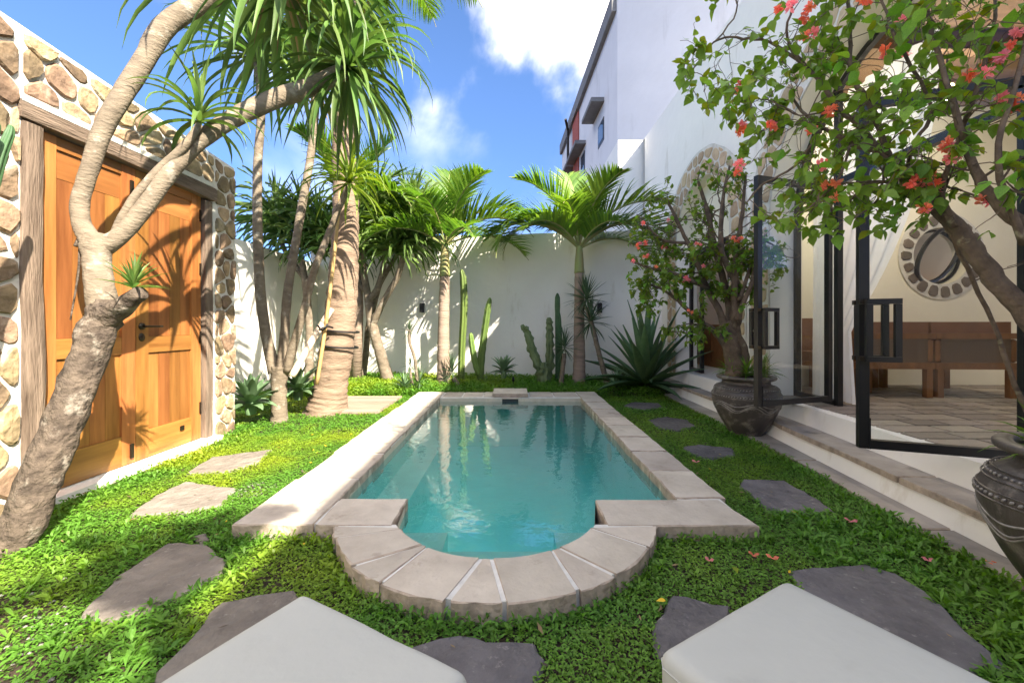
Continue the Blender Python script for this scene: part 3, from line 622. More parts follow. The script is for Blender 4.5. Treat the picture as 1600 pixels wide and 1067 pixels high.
for k in range(ns):
    a0, a1 = 2*math.pi*k/ns, 2*math.pi*(k+1)/ns
    mb.add([(wc.x+wr*math.cos(a), y, wc.z+wr*math.sin(a)) for a, y in ((a0, WY), (a1, WY), (a1, WY+.2), (a0, WY+.2))], [(0, 1, 2, 3)], M_cream)
VP(mb.build('dividing_wall'))
mb = MB()
for k in range(ns):
    a0, a1 = 2*math.pi*k/ns, 2*math.pi*(k+1)/ns
    mb.add([(wc.x+r*math.cos(a), WY-.015, wc.z+r*math.sin(a)) for r, a in ((wr, a0), (.56, a0), (.56, a1), (wr, a1))], [(0, 1, 2, 3)], M_grout)
ring = VP(mb.build('round_window_surround'))
M_dks = mat('dark_ring_stone', (.16, .13, .105), .8, .3, 6, .5, 25, objvar=.25)
nst = 19
for k in range(nst):
    a0 = 2*math.pi*(k+.14)/nst; a1 = 2*math.pi*(k+.86)/nst; r0, r1 = wr+.03, .53+U(-.02, .01)
    q = [(wc.x+r*math.cos(a), wc.z+r*math.sin(a)) for r, a in ((r0, a0), (r1, a0), (r1, a1), (r0, a1))]
    o = stone_mesh(q, lambda u, v, d: (u, WY-.015-d, v), 0, .016, M_dks).build('stone', None); recenter(o); o.location = Vector(o.location)-Vector(villa.location)-Vector(ring.location); o.parent = ring
mb = MB(); cpts = [(wc.x+.34*math.cos(a), WY+.1, wc.z+.34*math.sin(a)) for a in np.linspace(0, 2*math.pi, 33)]; mb.tube(cpts, .02, M_black, 6, cap=False); VP(mb.build('round_window_frame'))
# pivoting round sash, turned half open about a slanting axis
mb = MB(); cpts = []
ax = Vector((math.cos(math.radians(48)), 0, math.sin(math.radians(48)))); bx_ = Vector((-ax.z, 0, ax.x)); bt = bx_*math.cos(math.radians(20))+Vector((0, -1, 0))*math.sin(math.radians(20))
mb.tube([wc+Vector((-.05, -.02, 0))+ax*.38*math.cos(a)+bt*.30*math.sin(a) for a in np.linspace(0, 2*math.pi, 41)], .026, M_black, 6, cap=False); VP(mb.build('round_window_sash'))
# stone arch surrounds
def arch_stones(c, r, cz, wdt, n, jamb_z, m):
    """irregular wedge stones round an arch, running down the jambs"""
    def fn(u, v, d): return (FX-d, u, v)
    mbm = MB(); seg = 40; pr = [(c-math.cos(a)*r, cz+math.sin(a)*r) for a in np.linspace(0, math.pi, seg+1)]; po = [(c-math.cos(a)*(r+wdt), cz+math.sin(a)*(r+wdt)) for a in np.linspace(0, math.pi, seg+1)]
    pr = [(c-r, jamb_z)]+pr+[(c+r, jamb_z)]; po = [(c-r-wdt, jamb_z)]+po+[(c+r+wdt, jamb_z)]
    po = [(y+.03*mnoise.noise(Vector((y*3, z*3, 0))), z+.03*mnoise.noise(Vector((y*3, z*3, 5)))) for y, z in po]
    for i in range(len(pr)-1): mbm.add([(FX-.012, *pr[i]), (FX-.012, *po[i]), (FX-.012, *po[i+1]), (FX-.012, *pr[i+1])], [(0, 1, 2, 3)], M_mortar)
    ob = VP(mbm.build('arch_surround'))
    L1_ = cz-jamb_z; L2_ = math.pi*(r+wdt/2); LT = 2*L1_+L2_
    def pol(u, v):
        if u < L1_: return (c-r-v, jamb_z+u)
        if u < L1_+L2_: a = (u-L1_)/(r+wdt/2); return (c-math.cos(a)*(r+v), cz+math.sin(a)*(r+v))
        return (c+r+v, cz-(u-L1_-L2_))
    for cell in vor(0, 0, LT, wdt, n, .17, .34):
        q = inset_poly(cell, U(.010, .02))
        if not q or abs(area(q)) < .003: continue
        q = [(a, b*(.93 if b > wdt*.8 else 1)) for a, b in q]
        o = stone_mesh(q, lambda u, v, d: fn(*pol(u, v), d), .006, U(.016, .026), m).build('stone'); recenter(o); o.location = Vector(o.location)-Vector(villa.location)-Vector(ob.location); o.parent = ob
arch_stones(6.16, .86, 2.50, .40, .20, .3, M_astone); arch_stones(3.04, 1.44, 2.26, .36, .22, .3, M_astone)

# glazed frames in the arches
def fbar(mb, a, b, w=.05, d=.05): mb.bar(a, b, w, d, M_black)
def arch_frame(c, r, cz, x, mull, trans, name, solid=False):
    mb = MB(); r2 = r-.03
    pts = [(x, c-r2, FZ)]+[(x, c-math.cos(a)*r2, cz+math.sin(a)*r2) for a in np.linspace(0, math.pi, 25)]+[(x, c+r2, FZ)]
    if solid: pts = [(x, c-r2, FZ), (x, c-r2, trans)]; mb.bar((x, c+r2, FZ), (x, c+r2, trans), .05, .05, M_black, up=Vector((1, 0, 0)))
    for a, b in zip(pts[:-1], pts[1:]): mb.bar(a, b, .05, .05, M_black, up=Vector((1, 0, 0)))
    zt = cz+math.sqrt(r2*r2-(trans and (0) or 0)) if False else trans
    hw = math.sqrt(max(.01, r2*r2-max(0, trans-cz)**2)); mb.bar((x, c-hw, trans), (x, c+hw, trans), .06, .06, M_black)
    for y in mull:
        ztop = trans if solid else cz+math.sqrt(r2*r2-(y-c)**2); mb.bar((x, y, FZ), (x, y, ztop), .05, .05, M_black, up=Vector((1, 0, 0)))
    for y0, y1 in ((c-r2, mull[0]), (mull[-1], c+r2)): mb.bar((x, y0, FZ+.03), (x, y1, FZ+.03), .05, .05, M_black)
    fr = VP(mb.build(name))
    def pane(pl):
        mb = MB(); mb.add([(x-.003, y, z) for y, z in pl]+[(x+.003, y, z) for y, z in pl], [tuple(range(len(pl))), tuple(range(len(pl), 2*len(pl)))[::-1]], M_glass)
        o = mb.build('pane', fr)
    pane([(c-r2, FZ+.05), (mull[0], FZ+.05), (mull[0], trans), (c-r2, trans)]); pane([(mull[-1], FZ+.05), (c+r2, FZ+.05), (c+r2, trans), (mull[-1], trans)])
    top = [(c+math.cos(a)*r2, cz+math.sin(a)*r2) for a in np.linspace(0, math.pi, 19) if cz+math.sin(a)*r2 > trans]
    if solid:
        tp = [(c+r-.002, trans+.03)]+[(c+math.cos(a)*(r-.002), cz+math.sin(a)*(r-.002)) for a in np.linspace(0, math.pi, 25) if cz+math.sin(a)*r > trans+.03]+[(c-r+.002, trans+.03)]
        k_ = len(tp); mt = MB(); mt.add([(x-.04, y, z) for y, z in tp]+[(x+.05, y, z) for y, z in tp], [tuple(range(k_))[::-1], tuple(range(k_, 2*k_))]+[(i, (i+1) % k_, (i+1) % k_+k_, i+k_) for i in range(k_)], M_cream); mt.build('lunette', fr)
    else: pane([(c+hw, trans)]+top+[(c-hw, trans)])
    return fr
arch_frame(3.04, 1.44, 2.26, 3.10, [2.19, 3.89], 2.50, 'arched_door_frame')
arch_frame(6.16, .86, 2.50, 3.06, [5.75, 6.6], 2.35, 'arched_door_frame', True)
def glass_door(hinge, tip, z0, z1, label, hz=1.12, fw=.05, lock=True):
    h = Vector((hinge[0], hinge[1], 0)); t = Vector((tip[0], tip[1], 0)); d = (t-h); ln = d.length
    mb = MB(); u = Vector((0, 1, 0))
    for x in (fw/2, ln-fw/2): mb.box((x-fw/2, -.022, z0), (x+fw/2, .022, z1), M_black)
    for z in (z0, z1-fw): mb.box((fw+.001, -.021, z), (ln-fw-.001, .021, z+fw), M_black)
    mb.box((ln-fw-.004, -.028, z0-.0), (ln-fw+.002, .028, z0+.18), M_black)
    o = mb.build('glass_door'); tag(o, label); o.location = (h.x, h.y, 0); o.rotation_euler = (0, 0, math.atan2(d.y, d.x)); VP(o)
    mb = MB(); mb.box((fw+.002, -.004, z0+fw+.001), (ln-fw-.002, .004, z1-fw-.001), M_glass); mb.build('pane', o)
    mb = MB(); hh = .36; xo = ln-fw/2
    for s_ in (-1, 1):
        ya, yb = sorted((s_*.055, s_*.085)); x0_, x1_ = xo-.15, xo+.012
        for zz in (hz+hh/2-.03, hz-hh/2): mb.box((x0_, ya, zz), (x1_, yb, zz+.03), M_black)
        for xx in (x0_, x1_-.03): mb.box((xx, ya+.001, hz-hh/2+.031), (xx+.03, yb-.001, hz+hh/2-.031), M_black)
        ya, yb = sorted((s_*.0225, s_*.0545))
        for zz in (hz+hh/2-.028, hz-hh/2+.002): mb.box((xo-.018, ya, zz), (xo+.032, yb, zz+.026), M_dmetal)
    hd = mb.build('handle', o)
    # a wide rectangular pull on the swing side, as seen
    if lock:
        mb = MB(); mb.lathe([(0, .02), (.012, .02), (.014, .006), (.02, .005), (.022, 0)], M_steel, 14); k = mb.build('lock', o, True); k.rotation_euler = (math.radians(90), 0, 0); k.location = (xo, -.023, hz-.02)
    return o
glass_door((3.03, 3.90), (2.155, 3.62), .43, 2.47, 'open glass door behind the near plant pot, its pull handle facing the pool')
glass_door((2.76, 2.17), (2.045, 2.425), .43, 2.47, 'open glass door nearest the viewer in front of the sofa room')

# room floor tiles
fl = MB(); fl.add([(2.72, -1.05, .37), (9.1, -1.05, .37), (9.1, VY1, .37), (2.86, VY1, .37)], [(0, 1, 2, 3)], M_grout); 
fl = structure(fl, 'room_floor')
cnt = 0; y = 1.3; row = 0
tv = []
for k in range(8):
    mb = MB(); mb.prism([(-.5+U(-.01, .01), -.5), (.5, -.5+U(-.02, .02)), (.5+U(-.01, .01), .5), (-.5, .5+U(-.02, .02))], -.005, .012, M_tile, inset=.01); tv.append(mb.build('tile', mesh=True))
while y < 5.2:
    h = U(.17, .24); x = 2.76+(y > 3.3)*.1+U(0, .1)*0; 
    while x < 7.8:
        w = U(.26, .46); inst('tile', R.choice(tv), fl, (x+w/2, y+h/2, .372), s=(w-.028, h-.028, 1)); x += w; cnt += 1
    y += h; row += 1
# steps
st = thing('entrance_steps', 'two long stone treads with white plastered risers along the villa', 'steps', (2.6, 3, 0))
def SP(o): o.parent = st; o.location = Vector(o.location)-Vector(st.location); return o
curb = lambda y: float(np.interp(y, [-3, .5, 1.7, 3.08, 5.58, 7.8], [2.0, 2.05, 2.12, 2.27, 2.36, 2.42]))
ris1 = lambda y: float(np.interp(y, [-3, 1.9, 2.9, 4.2, 7.8], [2.30, 2.34, 2.44, 2.58, 2.62]))
ris2 = lambda y: float(np.interp(y, [-3, 1.9, 2.3, 4.1, 7.8], [2.56, 2.58, 2.63, 2.815, 2.815]))
def treads(fa, fb, z0, z1, step, nm):
    y = -2.9
    while y < 7.55:
        l = min(U(*step), 7.7-y); n = 5; q = [(fa(y+.006+(l-.012)*i/n)+U(-.008, .008), y+.006+(l-.012)*i/n) for i in range(n+1)]; p2 = [(fb(y+.006+(l-.012)*i/n)+.02, y+.006+(l-.012)*i/n) for i in range(n+1)]
        mb = MB(); mb.prism((q+p2[::-1])[::-1], z0, z1+U(-.003, .003), M_step, M_rough, inset=.006, jag=.003); recenter(SP(mb.build(nm))); y += l
treads(curb, ris1, -.05, .06, (.8, 1.5), 'tread'); treads(lambda y: ris1(y)-.015, ris2, .175, .215, (.9, 1.6), 'tread')
mb = MB(); yy = np.linspace(-2.9, 7.7, 60)
for f, z0, z1, sl in ((ris1, .0, .176, .035), (ris2, .2, .375, .03)):
    for a, b in zip(yy[:-1], yy[1:]):
        mb.add([(f(a)-sl, a, z0), (f(b)-sl, b, z0), (f(b), b, z1), (f(a), a, z1)], [(0, 1, 2, 3)], M_plaster)
        mb.add([(f(a), a, z1), (f(b), b, z1), (2.9, b, z1), (2.9, a, z1)], [(0, 1, 2, 3)], M_plaster)
SP(mb.build('riser'))

# curtain, vase, sofa, chair
def curtain(path, label):
    cb_ = MB(); vs = []; n = 60; nz = 22
    for k in range(nz+1):
        t = k/nz
        for i in range(n+1):
            s_ = i/n; vs.append(path(s_, t, .022*math.sin(s_*44+.6*math.sin(t*3))))
    cb_.add(vs, [(k*(n+1)+i, k*(n+1)+i+1, (k+1)*(n+1)+i+1, (k+1)*(n+1)+i) for k in range(nz) for i in range(n)], M_curtain)
    return tag(cb_.build('curtain', smooth=True), label, 'curtain')
def cpath(s, t, w):   # t 0 top .. 1 bottom ; gathered to the far jamb at two thirds of the way down
    z = 3.4-t*3.0; g = min(1, t/.76)**2.2 if t < .76 else 1-(t-.76)*.3
    y1 = 3.1+g*.82; return (3.24+w*(1.1-.6*g), 4.42-(4.42-y1)*s, z)
curtain(cpath, 'white curtain tied back beside the arched doorway')
lamp = thing('ceiling_lamp', 'small warm lit lamp hanging from the ceiling of the sofa room', 'lamp', (4.3, 4.05, 3.45))
M_glow = bpy.data.materials.new('warm_lamp_glow'); M_glow.use_nodes = True; pg_ = M_glow.node_tree.nodes['Principled BSDF']; pg_.inputs['Emission Color'].default_value = (1, .72, .4, 1); pg_.inputs['Emission Strength'].default_value = 3
mb = MB(); mb.lathe([(0, -.08), (.05, -.06), (.07, 0), (.05, .06), (0, .08)], M_glow, 16); mb.build('bulb', lamp, True); mb = MB(); mb.tube([(0, 0, .08), (0, 0, .33)], .006, M_black, 6); mb.build('cord', lamp)
pl_ = bpy.data.lights.new('lamp_light', 'POINT'); pl_.energy = 10; pl_.color = (1, .93, .82); pl_.shadow_soft_size = .09; po_ = bpy.data.objects.new('lamp_light', pl_); COL.objects.link(po_); po_.parent = lamp; po_.location = (0, 0, -.16)
vs_ = MB(); vs_.lathe([(.0, 0), (.09, 0), (.12, .1), (.15, .25), (.13, .36), (.07, .46), (.055, .56), (.085, .66), (.09, .68), (.07, .67)], M_terra, 24)
o = vs_.build('vase', smooth=True); o.location = (3.45, 4.42, .385); tag(o, 'tall terracotta vase on the floor beside the white curtain', 'vase')
sofa = thing('sofa', 'long wooden sofa with brown cushions and woven cane back seen from behind', 'sofa', (4.3, 4.35, .385), math.radians(-3))
def sp(nm, a, b, m, j=0): mb = MB(); mb.box(a, b, m, j); return mb.build(nm, sofa)
for i, (x0, x1) in enumerate(((-.66, .16), (.17, .99))):
    sp('frame', (x0, -.03, .62), (x1, .03, .68), M_sofaw); sp('frame', (x0, -.03, .30), (x1, .03, .37), M_sofaw); sp('cane_panel', (x0+.06, -.012, .371), (x1-.06, .012, .619), M_cane)
    for xx in (x0, x1-.06): sp('upright', (xx, -.028, .371), (xx+.059, .028, .619), M_sofaw)
    for xx in (x0+.02, x1-.08): sp('leg', (xx, -.025, 0), (xx+.06, .03, .299), M_sofaw); sp('leg', (xx, .66, 0), (xx+.06, .72, .299), M_sofaw)
    sp('seat_frame', (x0, .032, .30), (x1, .74, .36), M_sofaw); 
    c_ = sp('cushion', (x0+.02, .05, .361), (x1-.02, .72, .48), M_sofac); c_ = sp('back_cushion', (x0+.01, .035, .50), (x1-.01, .17, .80), M_sofac)
    for o_ in list(sofa.children)[-2:]: b_ = o_.modifiers.new('bevel', 'BEVEL'); b_.width = .04; b_.segments = 3
# chair beside
ch = thing('armchair', 'low wooden chair with cane side at the left end of the sofa', 'chair', (3.52, 4.55, .385), math.radians(8))
def cp(nm, a, b, m): mb = MB(); mb.box(a, b, m); return mb.build(nm, ch)
for x in (0, .5):
    for y in (0, .55): cp('leg', (x, y, 0), (x+.05, y+.05, .60), M_sofaw)
    cp('armrest', (x-.01, -.01, .601), (x+.06, .61, .64), M_sofaw)
cp('seat', (.051, .0, .28), (.499, .6, .34), M_sofaw); cp('cushion', (.055, .02, .341), (.495, .58, .45), M_sofac); cp('cane_panel', (.051, .005, .345), (.499, .03, .60), M_cane); cp('backrest', (.055, .5, .451), (.495, .6, .85), M_sofac)
# cabinet in second room (seen through round window and arch)
cab = thing('cabinet', 'orange brown wooden cabinet in the far room seen through the first arch', 'cabinet', (3.75, 7.2, .37))
mb = MB(); mb.box((0, 0, 0), (.5, 1.3, .75), M_sofaw); mb.build('body', cab)
mb = MB(); mb.box((-.02, -.02, .751), (.52, 1.32, .79), M_sofaw); mb.build('top', cab)
for k in range(3): mb = MB(); mb.box((-.015, .05+k*.42, .1), (-.001, .43+k*.42, .7), M_sofaw); mb.build('door', cab)
cab2 = thing('cabinet', 'tall orange wooden headboard glimpsed through the round window', 'headboard', (5.6, 7.9, .37)); mb = MB(); mb.box((0, 0, 0), (3.0, .1, 1.45), M_teakh); mb.build('panel', cab2); mb = MB(); mb.box((0, -.03, 1.451), (3.0, .12, 1.52), M_teakh); mb.build('top_rail', cab2)

# ---- neighbour building
nb = thing('neighbour_building', 'tall pale building with grey canopies beyond the garden wall', 'building', (3.6, 14, 0))
def nx_(y): return 3.6-.0346*(y-14)
def NP(o): o.parent = nb; o.location = Vector(o.location)-Vector(nb.location); return o
mb = MB(); NT = 12.6
fx2, fy2 = 3.6+.62*9, 14-.78*9
q = [(3.6, 14), (nx_(26), 26), (14, 26), (14, 9), (fx2, fy2)]
vs = [(x, y, 0) for x, y in q]+[(x, y, NT) for x, y in q]; mb.add(vs, [(i, (i+1) % 5, (i+1) % 5+5, i+5) for i in range(5)]+[(5, 6, 7, 8, 9)], M_neigh); NP(mb.build('wall'))
def nbox(nm, y0, y1, z0, z1, dep, m, back=.02):
    mb = MB(); vs = [(nx_(y)-dd, y, z) for z in (z0, z1) for y in (y0, y1) for dd in (-back, dep)]
    mb.add(vs, [(0, 1, 3, 2), (4, 6, 7, 5), (0, 4, 5, 1), (2, 3, 7, 6), (0, 2, 6, 4), (1, 5, 7, 3)], m); return NP(mb.build(nm))
def nY(px): k = (px-800)/F; return 4.084/(k+.0346)
def nZ(py, Y): return CH+(HY-py)/F*Y
nbox('fascia', 14.1, 26, 11.95, 12.55, .16, M_grey)
for i, (pa, pb, ya, yb, py) in enumerate(((942, 936, 0, 0, 152), (914, 905, 0, 0, 219), (897, 888, 0, 0, 256))):
    Y0 = nY(pa)-.2; Y1 = nY(pb)+1.0; z = nZ(py, Y0); nbox('canopy', Y0, Y1, z-.16, z, .5, M_grey)
Ya, Yb = nY(944), nY(935); fr = nbox('window', Ya, Yb, nZ(218, Ya), nZ(178, Ya)-.1, .02, M_dmetal); nbox('window_pane', Ya+.1, Yb-.1, nZ(218, Ya)+.12, nZ(178, Ya)-.22, .03, M_winglass)
Ya, Yb = nY(914), nY(908); nbox('window', Ya, Yb, nZ(295, Ya), nZ(235, Ya), .02, M_dmetal); nbox('window_pane', Ya+.12, Yb-.12, nZ(295, Ya)+.12, nZ(238, Ya), .03, M_winglass)
Ya, Yb = nY(905), nY(896); nbox('red_panel', Ya, Yb, nZ(300, Ya), 11.9, .06, M_red)
mb = MB(); Yg = nY(893); mb.tube([(nx_(Yg)-.2, Yg, 5.5), (nx_(Yg)-.2, Yg, 11.9), (nx_(Yg)-.4, Yg-.5, 12.3)], .07, M_dmetal, 8); NP(mb.build('drainpipe'))

# ---- wall lamps
def wall_lamp(px, py, label):
    x = (px-800)/F*7.9; y = bwy(x); x = (px-800)/F*y; z = CH+(HY-py)/F*y
    t = thing('wall_lamp', label, 'wall lamp', (x, bwy(x)-.012, z), 0, 'small black wall lamps')
    mb = MB(); mb.box((-.045, -.06, -.11), (.045, -.0, .08), M_black); mb.build('housing', t); mb = MB(); mb.box((-.035, -.062, -.113), (.035, -.02, -.1105), M_lampw); mb.build('lens', t)
wall_lamp(660, 480, 'small black wall lamp left of the ringed palm trunk'); wall_lamp(936, 480, 'small black wall lamp between the right palm and big agave'); wall_lamp(462, 472, 'small black wall lamp behind the multi stemmed tree')

# ================================================================== loungers
def lounger(A_, B_, label):
    A_ = Vector((*A_, 0)); B_ = Vector((*B_, 0)); u = (A_-B_).normalized(); wd = (A_-B_).length; ln = 1.9
    v = Vector((u.y, -u.x, 0)); 
    if v.y > 0: v = -v
    t = thing('sun_lounger', label, 'sun lounger', B_, 0, 'sun loungers at the near edge of the lawn')
    def loc(a, b, z): p = u*a+v*b; return (p.x, p.y, z)
    def bx3(nm, a0, a1, b0, b1, z0, z1, m, bev=0):
        vs = [loc(a, b, z) for z in (z0, z1) for b in (b0, b1) for a in (a0, a1)]
        mb = MB(); mb.add(vs, [(0, 2, 3, 1), (4, 5, 7, 6), (0, 1, 5, 4), (2, 6, 7, 3), (0, 4, 6, 2), (1, 3, 7, 5)], m); o = mb.build(nm, t)
        # consistent outward normals
        import bmesh
        bm = bmesh.new(); bm.from_mesh(o.data); bmesh.ops.recalc_face_normals(bm, faces=bm.faces)
        if bev: bmesh.ops.subdivide_edges(bm, edges=[e for e in bm.edges], cuts=0)
        bm.to_mesh(o.data); bm.free()
        if bev:
            b_ = o.modifiers.new('bevel', 'BEVEL'); b_.width = bev; b_.segments = 5; o.data.polygons.foreach_set('use_smooth', [True]*len(o.data.polygons))
        return o
    vs = []; fs = []; nx_c, ny_c, nz_c = 16, 40, 4; rr_ = .030; idx = {}
    def cv(a, b, h):
        key = (round(a, 5), round(b, 5), round(h, 5))
        if key in idx: return idx[key]
        ca = min(max(a, rr_), wd-rr_); cb2 = min(max(b, rr_), ln-rr_); chh = min(max(h, rr_), .11-rr_); dv = Vector((a-ca, b-cb2, h-chh)); 
        if dv.length > 1e-6: dv = dv.normalized()*rr_
        A_3 = ca+dv.x; B_3 = cb2+dv.y; H_3 = chh+dv.z
        dome = .012*math.sin(math.pi*a/wd)**.5*min(1, b/.25, (ln-b)/.25) if h > .1 else 0
        H_3 += dome*1.0+(.0035*mnoise.noise(Vector((a*7, b*5, A_.x))) if h > .1 else 0)
        idx[key] = len(vs); p = u*A_3+v*B_3; vs.append((p.x, p.y, .27+H_3)); return idx[key]
    def patch(f, n1, n2):
        for i in range(n1):
            for j in range(n2): fs.append([f(i/n1, j/n2), f((i+1)/n1, j/n2), f((i+1)/n1, (j+1)/n2), f(i/n1, (j+1)/n2)])
    def gr(t, L_): # finer steps near the edges
        k = .05/L_; return L_*(t if 0 else (t/.15*k if t < .15 else (1-(1-t)/.15*k if t > .85 else k+(t-.15)/.7*(1-2*k))))
    patch(lambda s1, s2: cv(gr(s1, wd), gr(s2, ln), .11), 20, 40); patch(lambda s1, s2: cv(gr(s1, wd), gr(s2, ln), 0), 20, 40)
    for aa in (0, wd): patch(lambda s1, s2: cv(aa, gr(s1, ln), .11*s2), 40, 6)
    for bb in (0, ln): patch(lambda s1, s2: cv(gr(s1, wd), bb, .11*s2), 20, 6)
    mb = MB(); mb.add(vs, fs, M_canvas); c = mb.build('cushion', t, True)
    import bmesh
    bm = bmesh.new(); bm.from_mesh(c.data); bmesh.ops.recalc_face_normals(bm, faces=bm.faces); bm.to_mesh(c.data); bm.free()
    mb = MB(); e = .004
    e = .0005; pts = [loc(a, b, .346) for a, b in ((-e+.02, -e), (wd-.02, -e), (wd+e, .02), (wd+e, ln-.02), (wd-.02, ln+e), (.02, ln+e), (-e, ln-.02), (-e, .02), (-e+.02, -e))]
    mb.tube(pts, .0028, M_canvas, 5); mb.build('piping', c)
    bx3('frame', .02, wd-.02, .02, ln-.02, .215, .268, M_lwood)
    for a in (.04, wd-.1):
        for b in (.06, ln-.14): bx3('leg', a, a+.06, b, b+.08, 0, .214, M_lwood)
A1 = G(475, 920, .38); B1 = G(738, 1046, .38); lounger(A1[:2], B1[:2], 'pale grey cushioned sun lounger at the bottom left of the lawn')
A2 = G(1226, 900, .38); B2 = G(1026, 1012, .38)
lounger(A2[:2], B2[:2], 'pale grey cushioned sun lounger at the bottom right beside the dark flagstones')

# ================================================================== pots
def pot_mesh(hs):
    def relief(th, z): return 1
    prof = [(.0, .0), (.14, .0), (.155, .01), (.20, .08), (.27, .2), (.318, .32), (.335, .40), (.33, .46), (.30, .51), (.262, .545), (.235, .56), (.235, .59), (.275, .605), (.29, .62), (.285, .64), (.25, .645), (.225, .63), (.215, .58), (.19, .56), (0, .555)]
    return [(r, z) for r, z in prof]
def pot(loc, label, sc_):
    t = thing('plant_pot', label, 'plant pot', loc, 0, 'large dark glazed plant pots')
    mb = MB(); P_ = [Vector((r, 0, z)) for r, z in pot_mesh(1)]; Pp, _ = smooth_path(P_, [1]*len(P_), 4); mb.lathe([(max(0, p.x), p.z) for p in Pp], M_pot, 64); mb.build('body', t, True)
    bd = MB(); 
    for z, r, n, rr in ((.515, .306, 70, .0065), (.44, .338, 76, .007)):
        for k in range(n):
            a = 2*math.pi*k/n; c = Vector((r*math.cos(a), r*math.sin(a), z)); tgt = Vector((-math.sin(a), math.cos(a), .9)).normalized()
            bd.tube([c-tgt*rr*1.3, c, c+tgt*rr*1.3], [rr*.5, rr, rr*.5], M_potw, 5)
    bd.build('rope_band', t, True)
    bd = MB()
    for z, r in ((.532, .292), (.498, .318), (.456, .333), (.424, .34)): bd.tube([(r*math.cos(a), r*math.sin(a), z) for a in np.linspace(0, 2*math.pi, 65)], .0035, M_pot, 5, cap=False)
    bd.build('ridge', t, True)
    bd = MB()
    for ph, z0, am in ((0, .33, .035), (.25, .31, .035), (0, .36, .02)):
        pts = []
        for a in np.linspace(0, 2*math.pi, 97):
            z = z0+am*math.sin(a*6+ph); r = float(np.interp(z, [.2, .32, .40, .46], [.27, .318, .335, .33])); pts.append((r*math.cos(a)*1.005, r*math.sin(a)*1.005, z))
        bd.tube(pts, .005, M_potw, 5, cap=False)
    bd.build('wave_relief', t, True)
    sl = MB(); sl.lathe([(0, .59), (.22, .585)], M_soil, 20); sl.build('soil', t)
    t.scale = (sc_, sc_, sc_); return t
pot1 = pot((2.37, 4.15, .045), 'dark glazed pot with carved waves behind the open glass door', .93)
pot2 = pot((2.20, 1.50, .045), 'large dark carved pot cut off by the right edge at the steps', 1)

# ================================================================== leaves and plants
def strip_mesh(name, Ln, Wd, elev, droop, m, seg=7, fold=.3, pw=1.4, prof='strap', twist=0, thick=0, edge=None, side=0):
    mb = MB(); vs = []; x = z = y = 0; ds = Ln/seg; ws = []
    for i in range(seg+1):
        s = i/seg; a = elev-droop*s**pw; 
        if prof == 'strap': w = Wd*min(1, .55+s*3)*(1-max(0, (s-.45)/.55)**1.6)
        elif prof == 'sword': w = Wd*(.55+.45*math.sin(min(1, s*2.2)*math.pi/2))*(1-s**2.5)
        elif prof == 'ovate': w = Wd*(math.sin(math.pi*min(1, s*.97+.03)**.75))**.8
        w = max(w, .0008); f = fold*w
        lat = side*Ln*.12*s*s
        nx, nz = -math.sin(a), math.cos(a)
        vs += [(x+nx*f, lat-w/2, z+nz*f), (x, lat, z), (x+nx*f, lat+w/2, z+nz*f)]
        x += math.cos(a)*ds; z += math.sin(a)*ds
    fs = []; 
    for i in range(seg): b = i*3; fs += [(b, b+1, b+4, b+3), (b+1, b+2, b+5, b+4)]
    mb.add(vs, fs, m)
    if thick:
        o = len(vs); vs2 = [(v[0], v[1]*.8, v[2]-thick*Wd*(1-.8*(i//3)/seg)) if i % 3 == 1 else v for i, v in enumerate(vs)]
        mb.add(vs2, [tuple(reversed(f)) for f in fs], m)
    return mb.build(name, mesh=True, smooth=True)
def leafset(Ln, Wd, pairs, m, k=2, **kw):
    return [[strip_mesh('leaf', Ln*U(.88, 1.1), Wd*U(.85, 1.1), math.radians(e)+U(-.1, .1), math.radians(d)*U(.8, 1.2), m, side=U(-1, 1), **kw) for _ in range(k)] for e, d in pairs]
CLV = {}
def cluster(parent, pos, ls, key, s=1, n=85):
    """a far rosette too small to pick leaf from leaf: one shared mesh"""
    if key not in CLV:
        CLV[key] = []
        for _ in range(4):
            mb = MB(); V = []; Fc = []; base = 0
            for i in range(n):
                t = (i+.5)/n; k = min(len(ls)-1, int(t*len(ls))); me = R.choice(ls[k]); a = i*2.39996+U(-.3, .3); sc_ = U(.8, 1.15); ca, sa = math.cos(a)*sc_, math.sin(a)*sc_
                mb.add([(v.co.x*ca-v.co.y*sa, v.co.x*sa+v.co.y*ca, v.co.z*sc_+(1-t)*.06+U(-.03, .03)) for v in me.vertices], [tuple(p.vertices) for p in me.polygons], me.materials[0])
            CLV[key].append(mb.build('leaf_cluster', mesh=True, smooth=True))
    o = inst('leaf_cluster', R.choice(CLV[key]), parent, pos, (U(-.2, .2), U(-.2, .2), U(0, 6)), s); o['kind'] = 'stuff'; return o
def rosette(parent, pos, n, ls, s=1, jit=.25, ph=None, name='leaf', tilt=None):
    ph = U(0, 6) if ph is None else ph
    for i in range(n):
        t = (i+.5)/n; k = min(len(ls)-1, int(t*len(ls))); me = R.choice(ls[k]); a = ph+i*2.39996+U(-jit, jit)
        q = Quaternion((0, 0, 1), a)
        if tilt is not None: q = tilt @ q
        inst(name, me, parent, Vector(pos)+Vector((0, 0, (1-t)*.04*s)), q, s*U(.85, 1.1))
PAIRS = [(82, 25), (68, 60), (52, 85), (35, 100), (15, 95), (-10, 70)]
LS_drac = leafset(.72, .034, PAIRS, M_leafD, 2, seg=8)
LS_long = leafset(1.05, .052, [(75, 90), (58, 130), (40, 130), (15, 105), (-15, 75), (-45, 45)], M_leafD, 3, seg=9)
LS_yel = leafset(.62, .034, [(70, 60), (50, 105), (30, 115), (10, 100), (-25, 65)], M_leafY, 2, seg=7)
